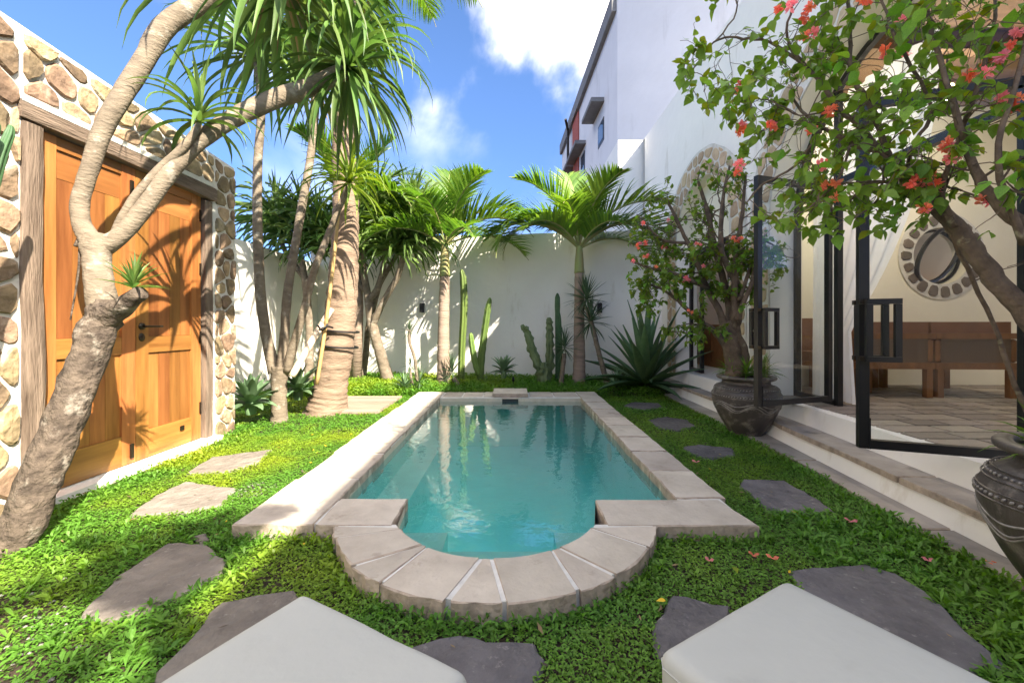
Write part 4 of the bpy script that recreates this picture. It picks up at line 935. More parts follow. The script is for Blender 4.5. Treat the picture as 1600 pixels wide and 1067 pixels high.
LS_small = leafset(.42, .036, [(80, 40), (62, 90), (42, 115), (20, 125), (0, 90)], M_leafD, 2, seg=8)
LS_stub = leafset(.17, .017, [(85, 8), (65, 20), (45, 25), (22, 30)], M_leafD, 2, seg=4, fold=.35)
LS_yucca = leafset(.34, .017, [(85, 5), (62, 8), (40, 12), (18, 20), (-5, 25), (-40, 20)], M_leafU, 2, seg=4)
LS_dead = leafset(.6, .02, [(-20, 55), (-50, 35), (-65, 20)], M_dead, 2, seg=6)
LS_fox = leafset(.36, .10, [(78, 15), (58, 30), (38, 40), (15, 45)], M_leafT, 2, seg=7, prof='ovate', fold=.18, thick=.12)
LS_agave = leafset(1.15, .15, [(82, 5), (66, 6), (50, 8), (34, 12), (17, 18), (6, 20)], M_leafA, 3, seg=8, prof='sword', fold=.3, thick=.12, pw=2)
LS_litag = leafset(.34, .035, [(70, 10), (45, 15), (20, 20)], M_leafT, 2, seg=5, prof='sword', fold=.25)

def limb_part(name, segs, m, parent, seg=12, rough=.1, k=5, wob=0):
    mb = MB()
    for l in segs:
        p, r = pxpath(l); p, r = smooth_path(p, r, k, wob); mb.tube(p, r, m, seg, rough=rough)
    o = mb.build(name, None, smooth=True); o.parent = parent; o.location = -Vector(parent.location); return o
def rel(parent, p): return Vector(p)-Vector(parent.location)

# ---- leaning tree by the gate
t = thing('dracaena_tree', 'leaning forked dragon tree with grey bark in front of the wooden gate', 'tree', G(20, 872))
limb_part('trunk', [[(5, 900, 2.0, 50), (22, 850, 2.03, 44), (60, 755, 2.1, 40), (100, 660, 2.2, 36), (135, 565, 2.3, 34), (158, 505, 2.35, 33), (170, 482, 2.38, 29), (172, 468, 2.38, 20)],
    [(165, 500, 2.35, 26), (195, 475, 2.32, 20), (222, 457, 2.30, 13)]], M_barkd, t, 20, .22, 6)
limb_part('upper_trunk', [[(162, 490, 2.38, 24), (157, 455, 2.4, 26), (152, 415, 2.43, 24), (150, 385, 2.45, 26), (150, 368, 2.46, 22)]], M_bark, t, 18, .12)
limb_part('branch', [[(150, 388, 2.45, 22), (128, 350, 2.46, 17), (126, 310, 2.47, 16), (142, 260, 2.48, 16), (160, 205, 2.5, 17), (190, 150, 2.55, 18), (225, 95, 2.62, 18), (255, 45, 2.68, 19), (300, 12, 2.78, 18), (350, -15, 2.88, 17), (430, -55, 3.0, 14)]], M_bark, t, 16, .08)
limb_part('branch', [[(155, 388, 2.46, 22), (188, 368, 2.5, 17), (225, 325, 2.55, 16), (265, 270, 2.62, 15), (310, 222, 2.72, 15), (365, 185, 2.85, 16), (430, 155, 3.0, 16), (485, 137, 3.15, 15), (535, 112, 3.3, 13)]], M_bark, t, 16, .08)
limb_part('branch', [[(178, 372, 2.5, 10), (196, 330, 2.5, 8), (225, 290, 2.54, 8), (258, 256, 2.6, 8), (285, 232, 2.62, 8), (312, 195, 2.66, 6)]], M_bark, t, 10, .08)
limb_part('dead_twig', [[(125, 372, 2.44, 5), (118, 385, 2.42, 4)], [(125, 385, 2.42, 3), (122, 430, 2.40, 2.2), (110, 500, 2.38, 1.5)]], M_barkd, t, 6)
rosette(t, rel(t, W(545, 108, 3.3)), 112, LS_long, .84)
rosette(t, rel(t, W(440, -45, 3.0)), 108, LS_long, 1.15)
rosette(t, rel(t, W(312, 192, 2.66)), 34, LS_small)
rosette(t, rel(t, W(208, 452, 2.31)), 34, LS_stub, tilt=Quaternion((0, 1, 0), .15))
rosette(t, rel(t, W(432, -40, 3.0)), 12, LS_dead, 1.0, name='dead_leaf')

# ---- multi stemmed tree
t = thing('dracaena_tree', 'slim three stemmed dragon tree beside the thick palm trunk', 'tree', G(437, 666))
YM = 4.69
limb_part('trunk', [[(437, 672, YM, 16), (436, 640, YM, 13), (436, 600, YM, 13), (438, 572, YM, 15)]], M_bark, t, 16, .12)
limb_part('stem', [[(430, 582, YM, 12), (418, 535, YM, 9), (408, 470, YM, 9), (404, 400, YM, 8.5), (402, 320, YM, 8), (403, 250, YM, 7.5), (408, 175, YM, 7), (402, 100, YM, 6)]], M_bark, t, 12)
limb_part('stem', [[(440, 578, YM, 10), (445, 520, YM+.03, 8), (449, 460, YM+.05, 7.5), (462, 380, YM+.1, 7), (474, 310, YM+.15, 7), (486, 240, YM+.2, 6.5), (495, 150, YM+.25, 6)]], M_bark, t, 12)
limb_part('stem', [[(447, 580, YM, 9), (460, 535, YM-.05, 7), (476, 480, YM-.1, 6.5), (492, 420, YM-.15, 6), (512, 370, YM-.2, 5.5), (530, 325, YM-.2, 5), (545, 292, YM-.2, 5)]], M_bark, t, 12)
rosette(t, rel(t, W(401, 92, YM)), 110, LS_drac, 1.4); rosette(t, rel(t, W(496, 130, YM+.25)), 110, LS_drac, 1.4)
rosette(t, rel(t, W(546, 288, YM-.2)), 60, LS_yel, 1.0)
rosette(t, rel(t, W(496, 150, YM+.25)), 12, LS_dead, .9, name='dead_leaf')
o = thing('cut_log', 'pale peeled log tied leaning against the thick palm trunk', 'log', W(458, 582, YM-.1)); limb_part('log', [[(456, 588, YM-.1, 6), (482, 542, YM+.05, 6), (518, 483, YM+.3, 5)]], M_log, o, 10); limb_part('tie', [[(496, 508, YM+.05, 1.6), (504, 516, YM+.1, 1.6), (512, 506, YM+.15, 1.6)], [(498, 516, YM+.05, 1.6), (510, 510, YM+.1, 1.6), (520, 512, YM+.2, 1.6)]], M_black, o, 6)
# ---- coconut palm
YC = 5.18
t = thing('coconut_palm', 'thick ringed palm trunk strapped with black ties left of the pool', 'palm', G(510, 650))
mb = MB(); cp_, cr_ = pxpath([(510, 655, YC, 38), (512, 632, YC, 32), (517, 600, YC, 27), (527, 540, YC, 26.5), (535, 460, YC, 24.5), (539, 380, YC, 22), (540, 300, YC, 20), (536, 220, YC, 18), (538, 120, YC, 16), (543, 20, YC, 15), (548, -80, YC, 14)])
cp_, cr_ = smooth_path(cp_, cr_, 12)
cr_ = [r*(1+.035*math.sin(i*2.1)+U(-.015, .02)) for i, r in enumerate(cr_)]
mb.tube(cp_, cr_, M_coco, 28, rough=.05); o = mb.build('trunk', None, True); o.parent = t; o.location = -Vector(t.location)
for yy in (517, 541):
    mb = MB(); c0 = W(530 if yy > 530 else 532, yy, YC); rr = 27.5*YC/F; mb.tube([(c0.x+rr*math.cos(a), c0.y+rr*math.sin(a), c0.z-.02*math.cos(a)) for a in np.linspace(0, 2*math.pi, 25)], .012, M_black, 6, cap=False); o = mb.build('strap', None); o.parent = t; o.location = -Vector(t.location)
def frond_mesh(Ln, elev, droop, nl, ll, wl, lift, fwd, m, hang=1.2, start=.15, pw=1.3):
    mb = MB(); seg = 16; pts = []; x = z = 0
    tang = []
    for i in range(seg+1):
        s = i/seg; a = elev-droop*s**pw; pts.append(Vector((x, 0, z))); tang.append(Vector((math.cos(a), 0, math.sin(a)))); x += math.cos(a)*Ln/seg; z += math.sin(a)*Ln/seg
    mb.tube(pts, [.016*Ln*(1-.85*i/seg)*.7+.002 for i in range(seg+1)], M_shaft, 5, cap=False)
    tint = [.9]*len(mb.v)
    for i in range(nl):
        s = start+(1-start)*(i+.5)/nl; k = s*seg; i0 = min(seg-1, int(k)); p = pts[i0].lerp(pts[i0+1], k-i0); T = tang[i0]; Nn = Vector((-T.z, 0, T.x))
        prof = math.sin(min(1, (s-start)/(1-start)*.85+.22)*math.pi)**.6
        for sd_ in (-1, 1):
            l = ll*prof*U(.85, 1.1); d = (Vector((0, sd_, 0))*1.0+T*(fwd+.9*s*s)+Nn*lift*U(.6, 1.2)+Vector((U(-.1, .1), U(-.1, .1), U(-.1, .1)))).normalized()
            q = p.copy(); ns_ = 4; vs = []; wv = d.cross(Nn).normalized()
            for j in range(ns_+1):
                u = j/ns_; w = wl*(.5+.5*min(1, u*4))*(1-u**2.2)+.001; vs += [q-wv*w/2, q+wv*w/2]
                dd = (d+Vector((0, 0, -1))*hang*u*u).normalized(); q = q+dd*l/ns_
            mb.add(vs, [(2*j, 2*j+1, 2*j+3, 2*j+2) for j in range(ns_)], m); tv_ = U(.7, 1.35); tint += [tv_]*len(vs)
    me = mb.build('frond', mesh=True, smooth=False); at = me.color_attributes.new('tint', 'FLOAT_COLOR', 'POINT')
    arr = np.ones((len(tint), 4), np.float32); arr[:, :3] = np.array(tint)[:, None]; arr[:, 0] *= .95+.15*(arr[:, 0] > 1.1); at.data.foreach_set('color', arr.ravel()); return me
def crown(parent, pos, fr, name='frond'):
    for az, me, s in fr: inst(name, me, parent, pos, Quaternion((0, 0, 1), math.radians(az)), s)
FC = [frond_mesh(2.3, math.radians(e), math.radians(d), 46, .75, .035, .1, .7, M_leafP, hang=2.2) for e, d in ((70, 100), (45, 100), (20, 80), (-5, 60))]
ct = rel(t, cp_[-1])
crown(t, ct, [(i*47+U(-10, 10), FC[i % 4], U(.85, 1)) for i in range(13)])
bm_ = thing('bamboo_pole', 'thin bamboo pole standing against the thick palm trunk', 'pole', W(497, 595, YC-.3)); limb_part('pole', [[(495, 600, YC-.35, 3.2), (510, 500, YC-.3, 3.2), (522, 400, YC-.28, 3), (532, 300, YC-.25, 3)]], M_bamboo, bm_, 8)

# ---- small garden palms
FP = [frond_mesh(1.75, math.radians(e), math.radians(d), 50, .60, .042, .55, .75, M_leafP, hang=.7) for e, d in ((85, 50), (72, 75), (58, 95), (44, 105), (28, 85))]
FD = frond_mesh(1.75, math.radians(50), math.radians(150), 50, .60, .042, .3, .75, M_leafP, hang=1.3)
def small_palm(px, Yp, basey, topy, shafty, rpx, label, fr, lean=0):
    b = W(px, basey, Yp); t = thing('garden_palm', label, 'palm', b, 0, 'slender palms along the far wall')
    mb = MB(); p, r = pxpath([(px-1, basey+6, Yp, rpx*1.5), (px, basey-20, Yp, rpx*1.15), (px, (basey+topy)/2, Yp, rpx), (px+lean, topy, Yp, rpx*.85)]); p, r = smooth_path(p, r, 10); r = [a*(1+.03*math.sin(i*2.3)) for i, a in enumerate(r)]
    mb.tube(p, r, M_palmb, 16, rough=.04); o = mb.build('trunk', None, True); o.parent = t; o.location = -Vector(t.location)
    limb_part('crownshaft', [[(px+lean, topy+2, Yp, rpx*.95), (px+lean, (topy+shafty)/2, Yp, rpx*.8), (px+lean, shafty, Yp, rpx*.55)]], M_shaft, t, 12, .03)
    crown(t, rel(t, W(px+lean, shafty+4, Yp)), fr); return t
small_palm(905, 7.15, 600, 425, 385, 8.5, 'slender palm with bright arching fronds right of the straight cactus', [(175, FP[3], 1.15), (195, FP[1], 1.05), (150, FP[2], 1.1), (200, FD, 1.2), (185, FD, 1.05), (100, FP[0], 1.05), (60, FP[1], 1.05), (5, FP[3], 1.2), (-18, FP[2], 1.1), (25, FP[4], 1.1), (-60, FP[1], .95), (250, FP[2], .85), (350, FD, 1.05), (220, FP[3], .9), (300, FP[3], .8)])
t = thing('garden_palm', 'added palm behind the loungers out of view to dapple the near left lawn with shade', 'palm', (1.3, -1.2, 0)); p_ = MB(); p_.tube([(0, 0, 0), (.03, 0, 1.6), (0, 0, 3.3)], [.11, .085, .07], M_palmb, 12, rough=.06); p_.build('trunk', t, True)  # unseen palm, added so its crown throws dappled shade on the near left lawn
crown(t, (0, 0, 3.3), [(i*40, FP[i % 5], U(.45, .6)) for i in range(9)])
small_palm(693, 7.15, 602, 430, 380, 9, 'slender ringed palm with dense fronds left of the tallest cactus', [(0, FP[2], 1.0), (-15, FP[3], 1.05), (20, FP[4], 1), (90, FP[0], 1.05), (75, FP[1], 1.0), (170, FP[2], 1), (190, FP[3], 1), (215, FP[4], .9), (140, FP[1], 1.1), (-45, FP[1], .95), (300, FP[4], .8), (260, FP[2], .85), (45, FP[3], 1)], 2)
# palm beyond the wall and behind the left trees
t = thing('garden_palm', 'dark feathery palm behind the slim tree stems near the left corner', 'palm', (-2.9, 7.6, 0))
p_ = MB(); p_.tube([(0, 0, 0), (0.05, 0, 1.5), (0, 0, 3.0)], [.11, .09, .07], M_palmb, 12, rough=.06); p_.build('trunk', t, True)
crown(t, (0, 0, 3.0), [(i*41+U(-8, 8), FP[i % 5], U(1.0, 1.2)) for i in range(11)])

# ---- dragon trees along the far wall
def drac_bush(base, limbs, ros, label, ls=LS_drac, nl=42, s=1.0):
    t = thing('dracaena_tree', label, 'tree', base, 0, 'long leaved dragon trees along the far wall')
    limb_part('trunk', limbs[:1], M_bark, t, 12, .1)
    for l in limbs[1:]: limb_part('branch', [l], M_bark, t, 10, .1)
    for px, py, Yp in ros: cluster(t, rel(t, W(px, py, Yp)), ls, 'drac', s*U(.95, 1.2))
Yd = 7.45
drac_bush(W(606, 592, Yd), [[(608, 598, Yd, 11), (598, 565, Yd, 9), (588, 530, Yd, 8), (581, 505, Yd, 8)], [(580, 512, Yd, 6), (574, 460, Yd, 6), (568, 420, Yd-.1, 5), (566, 385, Yd-.2, 4)],
  [(582, 508, Yd, 6), (600, 470, Yd-.1, 5), (622, 430, Yd-.2, 5), (634, 385, Yd-.3, 4)], [(576, 470, Yd, 5), (592, 445, Yd, 5), (602, 400, Yd-.1, 4), (604, 360, Yd-.2, 4)], [(574, 460, Yd, 4), (556, 430, Yd+.1, 4), (548, 400, Yd+.1, 3)]],
  [(566, 380, Yd-.2), (602, 350, Yd-.2), (634, 378, Yd-.3), (585, 320, Yd), (650, 340, Yd-.1), (618, 395, Yd-.35), (545, 395, Yd)], 'bushy forked dragon tree with drooping leaves behind the wooden deck')
drac_bush(W(566, 588, 7.9), [[(566, 592, 7.8, 6), (572, 550, 7.8, 5), (578, 500, 7.8, 5), (600, 420, 7.8, 4)], [(590, 450, 7.8, 4), (630, 380, 7.8, 3)]], [(600, 340, 7.8), (632, 330, 7.8), (560, 345, 7.8), (662, 375, 7.7)], 'thinner dragon tree pressed behind the bushy forked one')
drac_bush(W(480, 592, 7.0), [[(482, 598, 7.0, 8), (484, 520, 7.0, 6), (478, 450, 7.0, 6), (470, 400, 7.0, 5)], [(478, 450, 7.0, 5), (500, 400, 7.0, 4), (505, 370, 7.0, 4)], [(480, 440, 7.0, 5), (450, 400, 7.0, 4), (438, 375, 7.0, 4)]],
  [(440, 368, 7.0), (472, 385, 6.9), (505, 362, 7.0), (470, 340, 7.1), (425, 345, 7.1), (520, 390, 7.0)], 'shaded dragon tree in the left corner behind the slim stems')

# ---- far bed plants
def yucca(px, basey, Yp, stem, crowns, label, n=60, s=1.0, ls=LS_yucca):
    b = W(px, basey, Yp); t = thing('yucca', label, 'yucca', b, 0, 'spiky yuccas in the far bed')
    if stem: limb_part('stem', stem, M_bark, t, 8, .15)
    for cx, cy in crowns: rosette(t, rel(t, W(cx, cy, Yp)), n, ls, s)
yucca(645, 600, 7.0, [[(652, 598, 7.0, 3), (648, 560, 7.0, 2.6), (640, 535, 7.0, 2.5), (640, 515, 7.0, 2.5)]], [(640, 518)], 'small spiky yucca on a thin bent stem before the far wall', 50, .62)
yucca(646, 602, 6.7, [[(644, 602, 6.7, 2.5), (640, 575, 6.7, 2.2)]], [(641, 572)], 'tiny yucca below the bent stemmed one', 30, .6)
yucca(655, 602, 6.6, None, [(655, 600)], 'upright tuft of yucca leaves just right of the deck', 30, .95)
yucca(705, 600, 6.9, [[(715, 602, 6.9, 5), (708, 590, 6.9, 4)]], [(706, 583)], 'grey green yucca at the foot of the ringed palm', 55, 1.0)
yucca(930, 605, 6.9, [[(950, 605, 6.9, 5), (938, 560, 6.9, 4), (928, 520, 6.9, 4), (917, 480, 6.9, 4)]], [(916, 470), (922, 505)], 'tall spiky yucca leaning in front of the right palm', 85, 1.35)
yucca(878, 605, 6.9, [[(876, 606, 6.9, 4), (880, 570, 6.9, 3.5), (882, 552, 6.9, 3.5)]], [(882, 545)], 'medium spiky yucca in front of the straight cactus', 60, 1.05)
yucca(965, 608, 6.6, None, [(964, 606)], 'low pale spiky plant at the left foot of the big agave', 34, 1, LS_litag)
yucca(630, 606, 6.6, None, [(632, 606)], 'low pale spiky plant at the far left pool corner', 30, .9, LS_litag)
def agave(px, py, Yp, ls, n, s, label, nm='agave', gp=None):
    b = W(px, py, Yp); t = thing(nm, label, 'agave', b, 0, gp); mb = MB(); mb.lathe([(0.05*s, -.05), (.06*s, 0), (.05*s, .1*s), (0, .14*s)], M_leafT if ls is LS_fox else M_edge, 10); mb.build('heart', t, True)
    rosette(t, (0, 0, .04*s), n, ls, s, .12); return t
agave(1008, 606, 6.75, LS_agave, 46, 1.08, 'huge dark green agave with long sword leaves at the far right corner')
fg = 'broad leaved foxtail agaves'
agave(392, 640, 4.55, LS_fox, 30, 1.0, 'foxtail agave with broad leaves beside the end of the stone wall', gp=fg)
agave(466, 618, 5.0, LS_fox, 26, .95, 'foxtail agave between the slim tree and the thick palm', gp=fg)
agave(787, 586, 6.95, LS_fox, 26, .85, 'foxtail agave in the middle of the far bed', gp=fg)

def cactus(nm, base, arms, ribs, ribd, m, label, seg=48, rough=.0, k=8, bulge=0):
    t = thing(nm, label, 'cactus', base, 0, 'cacti along the far wall')
    for l in arms:
        p, r = pxpath(l); p, r = smooth_path(p, r, k)
        if bulge: r = [a*(1+bulge*math.sin(i*1.9+U(-.5, .5))) for i, a in enumerate(r)]
        mb = MB(); mb.tube(p, r, m, seg, ribs=ribs, ribd=ribd, rough=rough); o = mb.build('arm', None, True); o.parent = t; o.location = -Vector(t.location)
Yk = 7.3
cactus('column_cactus', W(722, 600, Yk), [[(720, 602, Yk, 5.5), (722, 540, Yk, 5.5), (725, 480, Yk, 5.8), (724, 440, Yk, 5.5), (722, 426, Yk, 4), (721, 421, Yk, 1)]], 6, .35, M_cactus, 'tallest slim column cactus beside the ringed palm')
cactus('column_cactus', W(750, 600, Yk), [[(750, 600, Yk, 5.5), (752, 560, Yk, 6), (757, 520, Yk, 5.5), (762, 485, Yk, 5), (765, 470, Yk, 3.6), (765, 465, Yk, 1)], [(748, 585, Yk-.02, 5), (741, 560, Yk-.02, 5), (737, 535, Yk-.02, 4.5), (736, 524, Yk-.02, 3.5), (736, 520, Yk-.02, 1)], [(756, 600, Yk-.1, 3), (759, 591, Yk-.1, 3.2), (760, 587, Yk-.1, 1)]], 6, .3, M_cactus, 'two armed ribbed cactus left of the middle foxtail agave', bulge=.05)
cactus('lumpy_cactus', W(850, 600, Yk-.15), [[(850, 602, Yk-.15, 9), (845, 580, Yk-.15, 8), (833, 550, Yk-.15, 7), (824, 520, Yk-.15, 6), (818, 512, Yk-.15, 5), (816, 507, Yk-.15, 2)], [(852, 600, Yk-.15, 9), (858, 570, Yk-.15, 7.5), (859, 530, Yk-.15, 6), (858, 504, Yk-.15, 5.5), (857, 496, Yk-.15, 2)], [(850, 600, Yk-.25, 11), (851, 580, Yk-.25, 9), (852, 566, Yk-.25, 4)]], 7, .25, M_lump, 'lumpy grey green cactus with two raised arms', rough=.5, bulge=.14)
cactus('column_cactus', W(873, 600, Yk), [[(873, 602, Yk, 5.5), (873, 540, Yk, 5.8), (872, 500, Yk, 5), (871, 488, Yk, 4), (871, 478, Yk, 4.4), (871, 465, Yk, 4), (871, 458, Yk, 1)]], 9, .2, M_cactusd, 'straight dark column cactus with a narrow waist near its top')
cactus('column_cactus', (-2.62, 1.9, 0), [[(-90, 900, 1.9, 26), (-80, 600, 1.9, 25), (-60, 400, 1.9, 25), (-40, 300, 1.95, 24)], [(-60, 400, 1.9, 15), (-20, 310, 1.98, 14), (2, 240, 2.02, 12), (14, 210, 2.04, 10), (17, 197, 2.05, 5)], [(-60, 330, 1.9, 14), (-20, 240, 1.95, 13), (-8, 200, 1.95, 10), (-6, 190, 1.95, 4)]], 5, .3, M_cactusd, 'ribbed cactus arm poking in at the left edge before the stone wall', bulge=.02)

# small bed spotlights
s_ = thing('garden_spotlight', 'tiny dark garden spotlight at the foot of the middle foxtail agave', 'spotlight', W(802, 600, 6.8)); mb = MB(); mb.tube([(0, 0, 0), (0, 0, .07)], .008, M_black, 6); mb.build('spike', s_); mb = MB(); mb.tube([(0, -.02, .06), (0, .04, .10)], .022, M_black, 12); mb.build('housing', s_)

# ================================================================== bougainvilleas
def leaf_card(Ln, Wd, m, curl):
    mb = MB(); vs = []; prof = [(0, .12), (.12, .62), (.32, 1.0), (.55, .86), (.78, .45), (1, .02)]
    for s, w in prof:
        z = -curl*Ln*s*s; vs += [(s*Ln, -w*Wd/2, z+.22*w*Wd/2*1.2), (s*Ln, 0, z), (s*Ln, w*Wd/2, z+.22*w*Wd/2*1.2)]
    fs = []
    for i in range(len(prof)-1): b = i*3; fs += [(b, b+1, b+4, b+3), (b+1, b+2, b+5, b+4)]
    mb.add(vs, fs, m); return mb.build('leaf', mesh=True, smooth=True)
LC = [leaf_card(1.0, .78, M_leafB, c) for c in (.1, .3, .5)]; LCy = [leaf_card(1.0, .75, M_leafC, c) for c in (.2, .4)]
def flower_mesh(m):
    mb = MB()
    for k in range(7):
        a = U(0, 6.28); el = U(-.2, 1.3); d = Vector((math.cos(a)*math.cos(el), math.sin(a)*math.cos(el), math.sin(el))); c = d*U(.1, .35)
        for j in range(3):
            th = j*2.09+U(-.3, .3); s1 = d.cross(Vector((.3, .5, .8))).normalized(); s2 = d.cross(s1); o = (s1*math.cos(th)+s2*math.sin(th)); l = U(.38, .52); w = l*.42; sd = d.cross(o)
            p0 = c; p1 = c+o*l*.5+d*l*.25; p2 = c+o*l*.95+d*l*.6
            mb.add([p0, p1-sd*w, p1+sd*w, p1+d*.05, p2-sd*w*.5, p2+sd*w*.5, p2+o*l*.2], [(0, 3, 1), (0, 2, 3), (1, 3, 4), (3, 2, 5), (3, 5, 6), (3, 6, 4)], m)
    return mb.build('flower', mesh=True, smooth=False)
FM = [flower_mesh(M_flower) for _ in range(4)]+[flower_mesh(M_flowerp) for _ in range(2)]
def joined_leaves(parent, pts, name, size, meshes):
    V = []; Fc = []; mi = []; mats = []; base = 0; tmpl = []
    for me in meshes:
        v = np.empty(len(me.vertices)*3); me.vertices.foreach_get('co', v); tmpl.append((v.reshape(-1, 3), [tuple(p.vertices) for p in me.polygons]))
        if me.materials[0] not in mats: mats.append(me.materials[0])
    for p, q, s in pts:
        k = R.randrange(len(meshes)); v, f = tmpl[k]; Mx = np.array(q.to_matrix()); w = (v*s) @ Mx.T+np.array(p); V.append(w); Fc += [tuple(base+i for i in ff) for ff in f]; mi += [mats.index(meshes[k].materials[0])]*len(f); base += len(v)
    me = bpy.data.meshes.new(name); me.from_pydata(np.concatenate(V).tolist(), [], Fc)
    for m in mats: me.materials.append(m)
    me.polygons.foreach_set('material_index', mi); me.polygons.foreach_set('use_smooth', [True]*len(Fc)); me.update()
    o = bpy.data.objects.new(name, me); COL.objects.link(o); o.parent = parent; tag(o, kind='stuff'); return o
def rdir():
    while True:
        v = Vector((U(-1, 1), U(-1, 1), U(-1, 1)))
        if .1 < v.length < 1: return v.normalized()
def bougain(parent, limbs, leafsize, spawn, tw_len, target, ok, nflow, flsize, droop=.25, clusters=None, trunk_n=1, dens=lambda p: 1):
    wood = MB(); tip = []; org = Vector(parent.location)
    for li, l in enumerate(limbs):
        p, r = pxpath(l); p, r = smooth_path(p, r, 5, .004); mb = MB(); mb.tube(p, r, M_bwood, 10, rough=.3)
        o = mb.build('trunk' if li < trunk_n else 'limb', None, True); o.parent = parent; o.location = -org
        n = len(p)
        for i in range(n):
            if r[i] > .03: continue
            for _ in range(spawn if i > n*.15 else 0):
                if U(0, 1) < .55: tip.append((p[i], ((p[min(i+1, n-1)]-p[max(0, i-1)]).normalized()*.6+rdir()).normalized(), tw_len*U(.5, 1.2), max(.0022, r[i]*.35), 2))
    leaves = []; ends = []
    while tip:
        p, d, ln, r, dep = tip.pop(); n = 6; pts = [p]; q = p.copy(); dd = d.copy()
        for i in range(n):
            dd = (dd+rdir()*.32+Vector((0, 0, -droop*(i/n)))).normalized(); q = q+dd*ln/n; pts.append(q.copy())
            if dep > 0 and U(0, 1) < .42: tip.append((q.copy(), (dd+rdir()*.9).normalized(), ln*U(.4, .7), r*.6, dep-1))
            if dep < 2 or i > 2:
                for _ in range(R.choice((1, 2, 2))):
                    ldir = (rdir()+dd*.4+Vector((0, 0, -.25))).normalized(); leaves.append((q+rdir()*.01, ldir))
        if ok(q): wood.tube(pts, [max(.0012, r*(1-.7*i/n)) for i in range(n+1)], M_bwood, 4, cap=False); ends.append(q.copy())
    o = wood.build('twigs', None, True); o.parent = parent; o.location = -org
    leaves = [(p, d) for p, d in leaves if ok(p) and U(0, 1) < dens(p)]; R.shuffle(leaves); leaves = leaves[:target]
    L2 = []
    for p, d in leaves:
        q = d.to_track_quat('X', 'Z'); q = q @ Quaternion((1, 0, 0), U(-.9, .9)); L2.append((p-org, q, leafsize*U(.65, 1.25)))
    L2.sort(key=lambda a: -(a[2]/max(.2, (a[0]+org-Vector((0, 0, CH))).length)) if 0 else (a[0]+org).y/ a[2])
    for p, q, s in L2[:290]: inst('leaf', R.choice(LCy if U(0, 1) < .10 else LC), parent, p, q, s)
    if len(L2) > 290: joined_leaves(parent, L2[290:], 'foliage', leafsize, LC+LC+LC+LCy[:1])
    for k in range(nflow):
        c = R.choice(ends) if not clusters or k >= len(clusters) else clusters[k]
        for _ in range(R.choice((1, 2, 3))): inst('flower', R.choice(FM), parent, c-org+rdir()*flsize*.7, rdir().to_track_quat('Z', 'Y'), flsize*U(.7, 1.15))
    return len(L2)
Y1 = 4.15
b1 = thing('bougainvillea', 'bougainvillea shrub with coral flowers growing from the far dark pot', 'bougainvillea', (2.34, 4.17, .63))
def ok1(p):
    px = 800+p.x/p.y*F; py = HY-(p.z-CH)/p.y*F
    return p.x < 2.80 and p.y > 3.75 and ((px-1105)/125)**2+((py-405)/175)**2 < 1
L1 = [[(1148, 590, Y1, 16), (1146, 560, Y1, 15), (1140, 530, Y1, 14), (1132, 505, Y1, 10)], [(1158, 590, Y1, 10), (1162, 550, Y1, 9), (1150, 520, Y1, 8), (1148, 480, Y1-.05, 6), (1150, 400, Y1-.1, 5), (1160, 330, Y1-.1, 3), (1165, 270, Y1-.1, 2)],
 [(1138, 545, Y1, 8), (1120, 520, Y1, 6), (1095, 505, Y1-.05, 4)], [(1140, 530, Y1, 9), (1125, 490, Y1, 6), (1105, 450, Y1+.05, 5), (1085, 400, Y1, 4), (1060, 350, Y1, 3), (1040, 310, Y1, 2)],
 [(1140, 525, Y1, 9), (1138, 470, Y1+.1, 6), (1120, 400, Y1+.1, 5), (1105, 330, Y1+.05, 4), (1090, 280, Y1, 2)], [(1148, 520, Y1, 8), (1155, 460, Y1, 6), (1128, 390, Y1-.1, 5), (1130, 310, Y1-.1, 3), (1140, 260, Y1-.1, 2)],
 [(1105, 450, Y1, 4), (1060, 430, Y1-.1, 3), (1020, 420, Y1-.1, 2.4), (985, 408, Y1-.1, 1.2)], [(1095, 505, Y1, 4), (1060, 470, Y1-.15, 3), (1030, 450, Y1-.1, 2), (1010, 445, Y1-.1, 1)], [(1075, 380, Y1, 3), (1035, 375, Y1, 2), (1010, 350, Y1, 1.3), (995, 335, Y1, 1)], [(1150, 500, Y1-.1, 5), (1175, 440, Y1-.15, 3.5), (1180, 400, Y1-.15, 2)], [(1155, 470, Y1-.1, 4), (1190, 380, Y1-.1, 2), (1230, 402, Y1-.1, .8), (1250, 400, Y1-.1, .6)]]
cl1 = [W(a, b, Y1-.25) for a, b in ((985, 407), (1000, 384), (1012, 378), (1002, 350), (1065, 438), (1072, 436), (1022, 416), (1155, 375), (1076, 487), (1045, 345), (1100, 412), (1150, 372), (1092, 380), (1008, 399))]
bougain(b1, L1, .046, 2, .30, 4200, ok1, 16, .036, clusters=cl1, trunk_n=2, dens=lambda p: .3 if p.z > 1.95 else 1)
b2 = thing('bougainvillea', 'large gnarled bougainvillea overhanging the doors from the near pot', 'bougainvillea', (2.15, 1.52, .63))
def ok2(p):
    if p.y < 1.35 or p.x > 2.72: return False
    px = 800+p.x/p.y*F; py = HY-(p.z-CH)/p.y*F
    lim = float(np.interp(px, [1060, 1150, 1180, 1260, 1330, 1420, 1500, 1700], [150, 210, 340, 370, 370, 350, 350, 430]))
    return 1062 < px and py < lim
